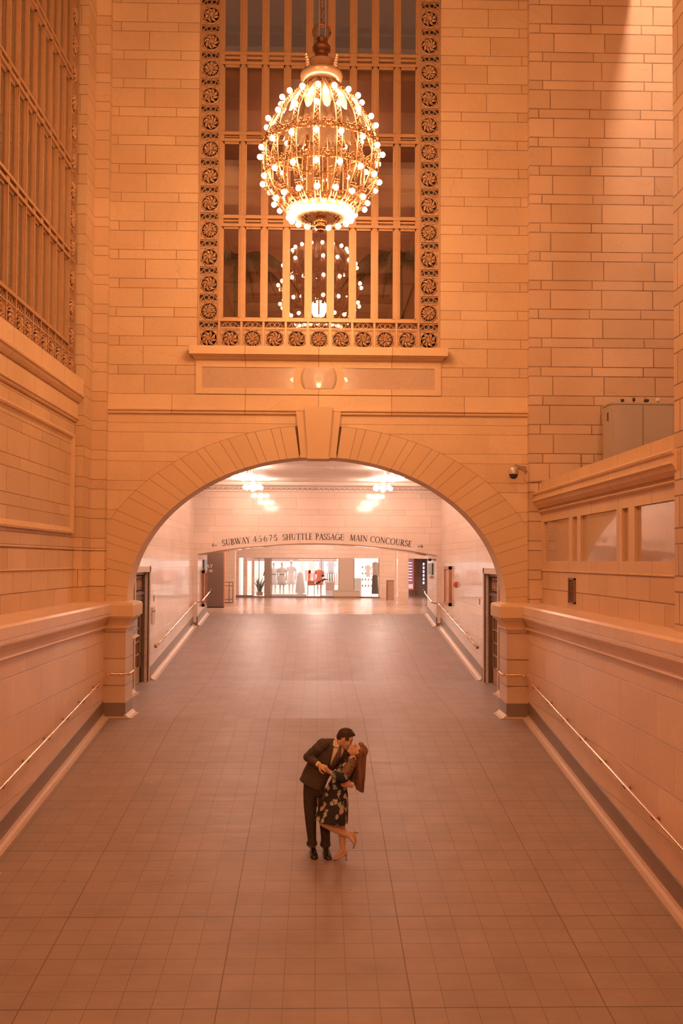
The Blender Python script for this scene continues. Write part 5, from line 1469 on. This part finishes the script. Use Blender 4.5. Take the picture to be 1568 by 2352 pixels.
# shoes
def shoe(hx, toe, Yh, Yt, name='shoe'):
    H0 = at(hx[0], hx[1], Yh); T0 = at(toe[0], toe[1], Yt); H0.z = rz(Yh)+.005; T0.z = rz(Yt)+.005
    d = (T0-H0); s = Vector((d.y, -d.x, 0)).normalized(); up = Vector((0, 0, 1))
    b = MB(); R = []
    for t, w_, h_ in ((-.02, .022, .05), (.03, .034, .085), (.15, .037, .105), (.30, .036, .105), (.45, .040, .080), (.62, .047, .060), (.80, .046, .052), (.93, .034, .042), (1.0, .014, .026)):
        c = H0+d*t
        R.append([c+s*(w_*math.cos(q))+up*(h_/2+h_/2*math.sin(q)) for q in [2*PI*i/16 for i in range(16)]])
    b.rings(R); o = b.build(name, m_shoe, man, smooth=True)
    b = MB(); R = []
    for t, w_ in ((-.03, .024), (.05, .037), (.3, .036), (.62, .050), (.85, .048), (1.01, .016)):
        c = H0+d*t; R.append([c+s*w_-up*.002, c-s*w_-up*.002, c-s*w_+up*.014, c+s*w_+up*.014])
    b.rings(R); b.build('sole', m_black, o)
    b = MB()
    for t in (.42, .49, .56): c = H0+d*t+up*(.082-.25*(t-.42)); b.tube([c-s*.018, c+up*.006, c+s*.018], .003, 5)
    b.build('laces', m_black, o)
shoe((717, 1950), (723, 1973), 13.14, 12.875); shoe((747, 1952), (755, 1976), 13.14, 12.855)

# ---------------------------------------------------------------- the woman
wom = thing('person', 'woman in a black floral dress leaning back with one heel raised', 'person', (.33, 12.85, rz(12.85)))
WH = Head(at(821, 1725, 12.84), (-.58, -.06, .81), (.81, -.04, .58), .95)
b = MB(); head_mesh(b, WH, True)
b.cone(WH.p(-.03, 0, -.05), .045, at(807, 1746, 12.84), .052, 14)
b.rings(sheet([(754, 1812, 786, 1816, 12.86, .09), (757, 1796, 788, 1800, 12.86, .08), (768, 1775, 806, 1783, 12.86, .09), (782, 1756, 814, 1762, 12.86, .08), (796, 1745, 815, 1749, 12.85, .05)], 0, 0))
# standing leg
hp = at(778, 1832, 12.90); kn = at(782, 1888, 12.86); an = at(787, 1950, 12.88)
b.cone(hp, .080, kn, .053, 14); b.cone(kn, .050, at(786, 1912, 12.90), .052, 14); b.cone(at(786, 1912, 12.90), .052, an, .033, 14)
ball = at(771, 1970, 12.88); ball.z = rz(12.88)+.028; heel_ = at(793, 1959, 12.89)
b.cone(an, .033, heel_, .028, 12); b.cone(an+Vector((-.01, 0, -.02)), .034, ball, .026, 12); b.cone(heel_, .026, ball, .024, 12)
# raised leg
kn2 = at(741, 1888, 12.79); an2 = at(803, 1921, 12.80); hp2 = at(768, 1834, 12.84)
b.cone(hp2, .074, kn2, .052, 14); cf = kn2.lerp(an2, .38)+Vector((.004, 0, -.002)); b.cone(kn2, .052, cf, .056, 14); b.cone(cf, .056, an2, .032, 14)
hl2 = at(808, 1914, 12.80); bl2 = at(813, 1934, 12.77); to2 = at(810, 1946, 12.76)
b.cone(an2, .031, hl2, .027, 12); b.cone(an2, .032, bl2, .025, 12); b.cone(hl2, .025, bl2, .023, 12)
# near arm, bent, with the hand held by his
s1 = at(807, 1754, 12.76); e1_ = at(787, 1787, 12.63); w1_ = at(762, 1776, 12.60)
b.cone(s1, .043, e1_, .034, 12); b.cone(e1_, .034, w1_, .023, 12)
hand(b, w1_, at(746, 1765, 12.62)-w1_, Vector((.1, .7, .7)), side=1, curl=(.35, .7, .6), k=.90)
# far arm laid along his back
s2 = at(800, 1752, 12.96); e2_ = at(776, 1742, 13.10); w2_ = at(766, 1722, 13.16)
b.cone(s2, .042, e2_, .034, 12); b.cone(e2_, .034, w2_, .023, 12)
hand(b, w2_, Vector((-.7, .1, .6)), Vector((-.2, -.9, 0)), side=1, curl=(.2, .2, .2), k=.9)
remesh(b.build('body', m_skin2, wom), .0052, 3)
face_marks(WH, wom, m_lhair)
# dress
DR = [(797, 1741, 817, 1747, 12.85, .055), (788, 1748, 818, 1756, 12.85, .085), (777, 1760, 816, 1768, 12.85, .110), (769, 1772, 810, 1782, 12.85, .112), (762, 1786, 799, 1794, 12.85, .098), (756, 1797, 794, 1802, 12.85, .092), (749, 1810, 797, 1813, 12.86, .115), (743, 1826, 799, 1828, 12.86, .140), (738, 1844, 799, 1848, 12.84, .175), (730, 1862, 798, 1870, 12.83, .200), (722, 1880, 797, 1891, 12.83, .215)]
b = MB(); R_ = sheet(DR[:6], 0, 0, 40, 2.1)
for i_, (row, am) in enumerate(zip(DR[6:], (.02, .035, .05, .06, .07))):
    R_ += sheet([row], 0, 0, 40, 2.1, pleat=am, npl=9)
b.rings(R_, cap=False)
R2_ = [[p*1.0 for p in R_[-1]], [p+(sum(R_[-1], Vector())/40-p)*.06+Vector((0, 0, .02)) for p in R_[-1]], [p+(sum(R_[-3], Vector())/40-p)*.10 for p in R_[-3]]]
b.rings(R2_, cap=False)
dr = b.build('dress', m_dress, wom, smooth=True)
ss_ = dr.modifiers.new('subdivision', 'SUBSURF'); ss_.levels = 1; ss_.render_levels = 1
b = MB(); c0, c1 = (at(756, 1797, 12.85)+at(794, 1802, 12.85))/2, None
rr = sheet([(755, 1799, 795, 1804, 12.85, .096)], 0, 0, 28, 2.1)[0]; b.tube(rr+[rr[0]], .011, 6); b.build('waistband', m_dress, dr, smooth=True)
b = MB(); sleeve(b, [s1, e1_.lerp(s1, .12)], [.062, .072]); b.build('sheer_sleeve', m_sheer, dr, smooth=True)
b = MB(); sleeve(b, [e1_.lerp(s1, .15), e1_, w1_.lerp(e1_, .25), w1_.lerp(e1_, .03)], [.068, .062, .050, .034]); b.build('sleeve', m_dress, dr, smooth=True)
b = MB(); sleeve(b, [s2, e2_, w2_], [.058, .050, .036]); b.build('sleeve', m_dress, dr, smooth=True)
b = MB()
for k in range(9):
    q = k*.7; c = at(802, 1742, 12.80)
    b.ell(c+Vector((.055*math.cos(q), .0+.045*math.sin(q), .012*math.sin(q*2))), .018, .016, .016, u=8, v=6)
b.build('neck_frill', m_dress, dr, smooth=True)
# hair: a smooth cap and the long straight fall
b = MB(); WH.e(b, -.030, 0, .038, .094, .086, .092, 20, 14); WH.e(b, -.045, 0, -.005, .070, .078, .080, 16, 12); WH.e(b, .035, 0, .085, .050, .062, .040, 14, 10)
HR = [(823, 1716, 841, 1724, 12.85, .070), (818, 1730, 841, 1730, 12.85, .066), (816, 1745, 840, 1744, 12.85, .060), (816, 1765, 839, 1762, 12.85, .055), (816, 1785, 838, 1783, 12.85, .050), (815, 1800, 836, 1802, 12.85, .044), (818, 1812, 835, 1815, 12.85, .032), (826, 1818, 834, 1821, 12.85, .014)]
b.rings(sheet(HR, 0, 0, 28, 2.0))
hb = remesh(b.build('hair', m_lhair, wom), .006, 2)
b = MB(); rnd = random.Random(11)
for i in range(90):
    q = rnd.uniform(-.2, PI+.2) if rnd.random() < .75 else rnd.uniform(PI, 2*PI)
    pts = []; wv = rnd.uniform(-.05, .05)
    m_ = rnd.choice([6, 7, 7, 8])
    for j, row in enumerate(HR[:m_]):
        A = at(row[0], row[1], row[4]); B_ = at(row[2], row[3], row[4]); c = (A+B_)/2; h_ = (B_-A)/2
        pts.append(c+h_*(1.0*math.cos(q+wv*j*.3))-Vector((0, 1, 0))*(row[5]*1.02*math.sin(q+wv*j*.3)))
    b.tube(pts, [.004]*(len(pts)-1)+[.002], 5)
b.build('hair_strands', m_lhair, hb, smooth=True)
# pumps
def pump(heel_top, ball_, toe, spike, up, parent):
    d = (toe-heel_top)
    s = d.cross(up).normalized(); R = []
    P_ = [heel_top+up*.0, heel_top.lerp(ball_, .35)-up*.006, ball_, ball_.lerp(toe, .5), toe]
    for p, w_, h_ in zip(P_, (.028, .030, .037, .027, .007), (.052, .032, .030, .022, .010)):
        R.append([p+s*(w_*math.cos(q))+up*(h_*(.25+.75*math.sin(q)) if math.sin(q) > 0 else .016*math.sin(q)+.25*h_) for q in [2*PI*i/14 for i in range(14)]])
    b = MB(); b.rings(R); o = b.build('pump', m_pump, parent, smooth=True)
    b = MB(); b.tube([heel_top-up*.004, heel_top.lerp(spike, .45), spike], [.014, .0065, .0045], 8); b.build('stiletto_heel', m_brass_d, o, smooth=True)
    return o
sp_ = at(796, 1981, 12.80); sp_.z = rz(12.80)+.002; sp_ = Vector((heel_.x+.012, 12.86, rz(12.86)+.002))
toe_ = Vector((at(763, 1974, 12.86).x, 12.86, rz(12.86)+.014))
pump(heel_+Vector((.008, 0, -.020)), Vector((ball.x, 12.875, rz(12.875)+.012)), toe_, sp_, Vector((.2, 0, .98)).normalized(), wom)
pump(at(813, 1911, 12.80), at(818, 1932, 12.77), at(811, 1949, 12.755), at(823, 1914, 12.79), Vector((-.92, 0, -.10)).normalized(), wom)
# ================================================================== SHOP WINDOW
m_manq = plain('mannequin_white', (.82, .74, .70), .45, var=0)
m_wcloth = plain('white_cotton', (.85, .80, .78), .8, var=.06, scale=14)
m_coral = plain('coral_cloth', (.80, .20, .13), .7, var=.12, scale=10)
m_belt = plain('black_belt', (.03, .03, .03), .5, var=0)
def mannequin(x, y, z0, h, dm, label, group, belt=True, sleeves=.12, hem=.50, face=-1, head=True):
    k = h/1.78; root = thing('mannequin', label, 'mannequin', (x, y, z0), group)
    def P(a, d, z): return (x+a*k, y+d*k, z0+z*k)
    b = MB()
    for s in (-1, 1):
        b.tube([P(s*.10, 0, .86), P(s*.095, .0, .50), P(s*.09, .01, .10), P(s*.09, -.02, .05), P(s*.09, -.12, .02)], [.085*k, .055*k, .035*k, .035*k, .025*k], 10)
        b.tube([P(s*.19, 0, 1.40), P(s*.25, .02, 1.12), P(s*.24, -.03, .86), P(s*.24, -.05, .74)], [.05*k, .038*k, .028*k, .022*k], 8)
    def R(z, a, d): return [P(a*math.cos(q), d*math.sin(q), z) for q in [2*PI*i/16 for i in range(16)]]
    b.rings([R(.80, .16, .11), R(.92, .175, .12), R(1.06, .125, .09), R(1.25, .155, .11), R(1.40, .185, .09), R(1.46, .09, .06), R(1.54, .05, .05)])
    if head: b.ell(P(0, -.01, 1.655), .075*k, .092*k, .115*k, u=14, v=10)
    b.build('figure', m_manq, root, smooth=True)
    b = MB()
    b.rings([R(hem, .26, .20), R(.70, .225, .165), R(.92, .20, .145), R(1.06, .145, .11), R(1.25, .175, .13), R(1.38, .21, .11), R(1.45, .13, .08)])
    for s in (-1, 1): b.tube([P(s*.18, 0, 1.40), P(s*.235, .01, 1.40-sleeves*1.6)], [.07*k, .062*k], 8)
    d = b.build('dress', dm, root, smooth=True)
    if belt:
        b = MB(); b.rings([R(1.055, .152, .115), R(1.085, .152, .115)]); b.build('belt', m_belt, d)
    return root
g_ = 'white mannequins in the shop window'
p = at(628, 1366, 55.5); mannequin(p.x, 55.5, ZU+.162, 1.77, m_wcloth, 'white mannequin in a belted dress, left of the three in the shop window', g_)
p = at(647, 1366, 55.0); mannequin(p.x, 54.95, ZU+.162, 1.78, m_wcloth, 'white mannequin in a belted dress, middle of the three', g_)
p = at(666, 1366, 55.0); mannequin(p.x+.04, 55.45, ZU+.162, 1.88, m_wcloth, 'tallest white mannequin in an unbelted shift dress', g_, belt=False)
p = at(733, 1372, 55.6); mannequin(p.x, 55.6, ZU+.102, 1.72, m_coral, 'headless mannequin in a coral red dress in the shop window', None, belt=False, head=False, hem=.58)
b = MB(); b.box(-2.75, -.60, 54.5, 55.85, ZU+.02, ZU+.16); tag(b.build('plinth', m_wcloth), 'low white plinth under the three white mannequins', 'plinth')
b = MB(); b.box(.15, 1.12, 54.5, 55.9, ZU+.02, ZU+.10); tag(b.build('plinth', m_wcloth), 'low white plinth under the coral dress', 'plinth')
# white long dress on a stand
c = at(689, 1366, 54.9); root = thing('dress_form', 'long white sleeveless dress on a stand right of the three mannequins', 'dress form', (c.x, 54.9, ZU+.16))
def R(z, a, d, cx_=c.x, cy_=54.9): return [(cx_+a*math.cos(q), cy_+d*math.sin(q), z) for q in [2*PI*i/16 for i in range(16)]]
b = MB(); b.rings([R(1.30, .27, .2), R(1.9, .22, .16), R(2.25, .19, .12), R(2.42, .14, .08), R(2.45, .05, .05)]); b.build('dress', m_wcloth, root, smooth=True)
b = MB(); b.lathe([(.2, 1.245), (.2, 1.27), (.02, 1.28), (.02, 2.48), (.001, 2.5)], (c.x, 54.9, 0), 14); b.build('stand', m_steel, root)
def garment(x, y, zt, w_, ln, m, label, group, sleeve_=True, name='hanging_garment', cat='garment', long=False):
    root = thing(name, label, cat, (x, y, zt), group)
    b = MB(); P_ = [(-.05, 0), (-w_*.5, -.07)]
    out = [(-.06, 0), (.06, 0), (w_*.42, -.06)]
    if sleeve_: out += [(w_*.62, -.30), (w_*.47, -.34), (w_*.36, -.20)]
    out += [(w_*(.36 if not long else .5), -ln), (-w_*(.36 if not long else .5), -ln)]
    if sleeve_: out += [(-w_*.36, -.20), (-w_*.47, -.34), (-w_*.62, -.30)]
    out += [(-w_*.42, -.06)]
    F = [(x+a, y-.045, zt+c_) for a, c_ in out]; K = [(x+a, y+.045, zt+c_) for a, c_ in out]
    b.prism(F, K)
    b.build('cloth', m, root)
    b = MB(); b.tube([(x-w_*.38, y, zt-.05), (x, y, zt+.01), (x+w_*.38, y, zt-.05)], .012, 5); b.tube([(x, y, zt), (x, y, zt+.05), (x+.03, y, zt+.08), (x, y, zt+.10)], .006, 5); b.build('hanger', m_steel, root)
    return root
m_pblue = plain('pale_blue_cloth', (.55, .60, .66), .8, var=.15, scale=12)
m_tan = plain('tan_knit', (.50, .36, .27), .8, var=.2, scale=20); m_dkc = plain('dark_brown_cloth', (.10, .07, .055), .8, var=.3, scale=20)
m_pinkc = plain('pale_pink_cloth', (.75, .52, .46), .8, var=.15); m_grey = plain('olive_grey_cloth', (.22, .22, .17), .8, var=.2); m_redc = plain('tomato_cloth', (.70, .13, .09), .7, var=.2)
YR = 57.0
g_ = 'shirts hung high on the shop wall'
for px_, w_, ln, m, lab, sl in ((694, .34, .62, m_wcloth, 'white vest hanging high in the shop, leftmost of the row', False), (716, .46, .70, m_wcloth, 'white shirt hanging high in the shop between vest and grey top', True), (738, .36, .55, m_pblue, 'pale top hanging high behind the coral mannequin', False), (760, .46, .72, m_pblue, 'pale blue shirt hanging high at the right of the row', True)):
    garment(at(px_, 1290, YR-.3).x, YR-.3, at(px_, 1289, YR-.3).z, w_, ln, m, lab, g_, sl)
b = MB(); b.tube([(-1.1, YR-.3, 3.13), (1.3, YR-.3, 3.13)], .014, 6); tag(b.build('clothes_rail', m_steel), 'steel rail holding the high row of shirts in the shop', 'rail')
b = MB(); b.tube([(.1, 56.3, 2.52), (1.3, 56.3, 2.52)], .014, 6)
for x in (.15, 1.25): b.tube([(x, 56.3, ZU+.02), (x, 56.3, 2.52)], .014, 6)
tag(b.build('clothes_rail', m_steel), 'free-standing rail of clothes right of the coral dress', 'rail')
cols = [m_wcloth, m_pinkc, m_grey, m_grey, m_pinkc, m_wcloth, m_wcloth]
nm = ['white', 'pink', 'olive', 'grey-green', 'pale pink', 'cream', 'white']
for i, (m, q) in enumerate(zip(cols, nm)):
    x = .42+i*.13
    root = thing('hanging_garment', '%s garment on the low rail, number %s from the coral dress' % (q, ('one', 'two', 'three', 'four', 'five', 'six', 'seven')[i]), 'garment', (x, 56.3, 1.75), 'clothes on the low rail')
    b = MB(); b.prism([(x-.03, 56.05, 2.42), (x+.03, 56.05, 2.42), (x+.055+.03, 55.98, 1.72), (x-.055+.03, 55.98, 1.72)], [(x-.03, 56.55, 2.42), (x+.03, 56.55, 2.42), (x+.055+.03, 56.6, 1.72), (x-.055+.03, 56.6, 1.72)]); b.build('cloth', m, root)
# red and patterned pieces left of the coral dress
for i, (px_, m, q) in enumerate(((703, m_pinkc, 'pink'), (710, m_redc, 'red'), (717, m_wcloth, 'white'), (722, m_redc, 'dark red'))):
    x = at(px_, 1320, 56.6).x
    garment(x, 56.6+.1*i, 2.55, .20, .62, m, '%s top on the middle rail, left of the coral dress, item %s' % (q, 'abcd'[i]) if False else '%s narrow top hanging left of the coral mannequin' % q, 'tops left of the coral mannequin', False)
b = MB(); b.tube([(-.8, 56.7, 2.66), (.15, 56.7, 2.66)], .014, 6); tag(b.build('clothes_rail', m_steel), 'short rail left of the coral mannequin', 'rail')
# display tables
root = thing('display_table', 'orange wooden display table left of the coral dress', 'table', (-.2, 55.2, ZU))
b = MB(); b.box(-.55, -.15, 54.9, 55.4, 1.72, 1.98); b.build('top', m_wood, root)
for x in (-.53, -.17):
    for y in (54.92, 55.35):
        b = MB(); b.box(x-.015, x+.015, y, y+.03, ZU+.02, 1.72); b.build('leg', m_belt, root)
root = thing('display_table', 'white framed display box in front of the coral dress', 'table', (.85, 54.9, ZU))
b = MB(); b.box(.45, 1.12, 54.7, 55.2, ZU+.10, ZU+.42); b.build('base', m_wcloth, root)
b = MB(); b.box(.48, .90, 54.65, 54.7, ZU+.42, ZU+.80); b.build('picture', m_pinkc, root)
b = MB(); b.box(.44, .48, 54.6, 54.7, ZU+.42, ZU+.86); b.box(.90, .94, 54.6, 54.7, ZU+.42, ZU+.86); b.box(.44, .94, 54.6, 54.7, ZU+.82, ZU+.86); b.build('frame', m_wcloth, root)
c = Vector((.28, 54.8, 2.02)); b = MB()
b.tube([c+Vector((-.45, 0, -.28)), c+Vector((-.2, 0, -.10)), c+Vector((.1, 0, .05)), c+Vector((.35, 0, .02))], [.01, .08, .05, .01], 8); b.ell(c+Vector((0, 0, .25)), .10, .08, .09)
tag(b.build('dark_scarf', m_belt), 'dark knotted scarf draped before the coral dress', 'scarf')
# potted snake plant
c = at(596, 1362, 54.8); root = thing('potted_plant', 'green snake plant in a pale square pot at the left end of the shop window', 'plant', (c.x, 54.8, ZU))
b = MB(); b.box(c.x-.17, c.x+.17, 54.65, 54.95, ZU+.08, ZU+.28); b.build('pot', m_cream if 'm_cream' in globals() else m_cove, root)
b = MB(); rnd = random.Random(2)
for i in range(14):
    a = rnd.uniform(-1, 1); l = rnd.uniform(.45, .85); x0 = c.x+a*.08
    pts = [(x0+a*.28*t*t, 54.8+rnd.uniform(-.02, .02), ZU+.28+l*t*(1-.15*abs(a)*t)) for t in (0, .3, .6, .85, 1)]
    b.tube(pts, [.03, .036, .030, .016, .003], 5)
b.build('leaves', plain('snake_plant_green', (.10, .17, .10), .5, var=.5, scale=18), root, smooth=True)
# brown coat, left of the mannequins
garment(at(612, 1312, 54.9).x, 54.9, at(612, 1309, 54.9).z, .30, .85, m_dkc, 'dark brown coat hanging left of the white mannequins', None)
# right window: stand of clothes and shelf of shoes
garment(at(862, 1290, 55.2).x, 55.2, 3.02, .42, .80, m_tan, 'tan knitted dress hanging at the right end of the shop', None, False)
garment(at(861, 1325, 55.0).x, 55.0, 2.32, .36, 1.05, m_dkc, 'long black skirt hanging at the right end of the shop', None, False, long=True)
garment(at(845, 1300, 55.6).x, 55.6, 2.85, .30, .65, m_wcloth, 'white blouse left of the tan knitted dress', None, True)
root = thing('shelf_unit', 'white shelf of shoes behind the right shop window', 'shelves', (2.85, 56.4, ZU))
b = MB()
for z in (1.6, 1.95, 2.3, 2.65, 3.0): b.box(2.45, 3.2, 56.2, 56.6, z, z+.03)
b.build('shelf', m_wcloth, root)
k = 0
for z in (1.63, 1.98, 2.33, 2.68):
    for x in (2.55, 2.72, 2.89, 3.06):
        b = MB(); b.tube([(x, 56.5, z+.05), (x, 56.4, z+.045), (x, 56.28, z+.03)], [.04, .04, .025], 8); b.tube([(x, 56.5, z+.05), (x, 56.5, z+.11)], [.035, .03], 8)
        o = b.build('shoe', [m_dkc, m_tan, m_redc, m_grey][(k*7) % 4], smooth=True); k += 1
        tag(o, ['dark brown', 'tan', 'red', 'grey'][((k-1)*7) % 4]+' shoe on the %s shelf behind the right shop window' % {1.63: 'bottom', 1.98: 'second lowest', 2.33: 'second highest', 2.68: 'top'}[z], 'shoe', 'shoes on the shop shelf')
b = MB(); b.box(1.98, 2.42, 55.0, 56.1, ZU+.02, ZU+1.05); tag(b.build('counter', m_wcloth), 'white counter behind the right shop window', 'counter')
b = MB()
for x in (-3.0, -1.8, -.6, .6, 1.8, 3.0): b.box(x-.35, x+.35, 58.2, 59.9, 4.30, 4.34)
struct(b.build('ceiling', m_screen))

# ================================================================== ROOM BEHIND THE TALL WINDOW
m_leaf = plain('palm_green', (.075, .085, .045), .6, var=.5, scale=14)
def palm(x, y, z0, h, seed, label):
    root = thing('potted_palm', label, 'palm', (x, y, z0)); rnd = random.Random(seed)
    b = MB(); b.tube([(x, y, z0+.5), (x+.03, y, z0+h*.5), (x, y, z0+h)], [.10, .08, .06], 8); b.build('trunk', m_dkc, root, smooth=True)
    b = MB(); b.lathe([(.22, z0), (.28, z0+.5), (.25, z0+.52), (.01, z0+.5)], (x, y, 0), 14); b.build('pot', m_bronze, root, smooth=True)
    for i in range(15):
        a = i*2.4+rnd.random(); L_ = rnd.uniform(.95, 1.45); up = rnd.uniform(.35, 1.0); b = MB(); prev = None
        n_ = 13
        for j in range(n_+1):
            t = j/n_; r = L_*t; z = z0+h+.15+up*L_*(t-1.7*t*t)*.9
            p = Vector((x+r*math.cos(a), y+r*.8*math.sin(a), z))
            if prev is not None:
                b.tube([prev, p], .007, 4); d = (p-prev).normalized(); s = d.cross(Vector((0, 0, 1))).normalized()
                for sg in (-1, 1):
                    for o_ in (0, .2, .4, .6, .8):
                        q = prev.lerp(p, o_); ll = (.40*math.sin(PI*min(.97, t*.8+.2))+.05)*rnd.uniform(.8, 1.1)
                        e = q+(s*sg*.6+d*.75+Vector((rnd.uniform(-.1, .1), 0, -.55))).normalized()*ll
                        w_ = d*.016
                        b.face([q-w_, q+w_, e+Vector((0, 0, -.02))])
            prev = p
        b.build('frond', m_leaf, root)
palm(-1.75, 20.95, 6.3, 3.0, 1, 'tall green palm behind the window glass, at the left')
palm(1.7, 20.95, 6.3, 3.05, 4, 'tall green palm behind the window glass, at the right')
c = at(732, 708, 22.6)
root = thing('table_lamp', 'white glowing lamp bowl behind the middle pane of the window', 'lamp', (c.x, 22.6, 6.3))
b = MB(); b.lathe([(.03, c.z-.20), (.13, c.z-.18), (.185, c.z-.05), (.185, c.z+.08), (.13, c.z+.15), (.02, c.z+.15)], (c.x, 22.6, 0), 20); b.build('lamp_shade', m_bowl, root, smooth=True)
b = MB(); b.lathe([(.16, 6.3), (.14, 6.34), (.03, 6.4), (.02, c.z-.2), (.001, c.z-.19)], (c.x, 22.6, 0), 14); b.build('base', m_brass_d, root, smooth=True)
b = MB(); b.box(c.x-.015, c.x+.015, 22.39, 22.41, c.z-.19, c.z+.15); b.build('rib', m_brass_d, root)
for dx in (-.09, .09):
    b = MB(); b.lathe([(.004, c.z+.16), (.012, c.z+.12), (.03, c.z+.10), (.028, c.z+.07), (.001, c.z+.05)], (c.x+dx, 22.38, 0), 8); b.build('pull', m_brass_d, root, smooth=True)
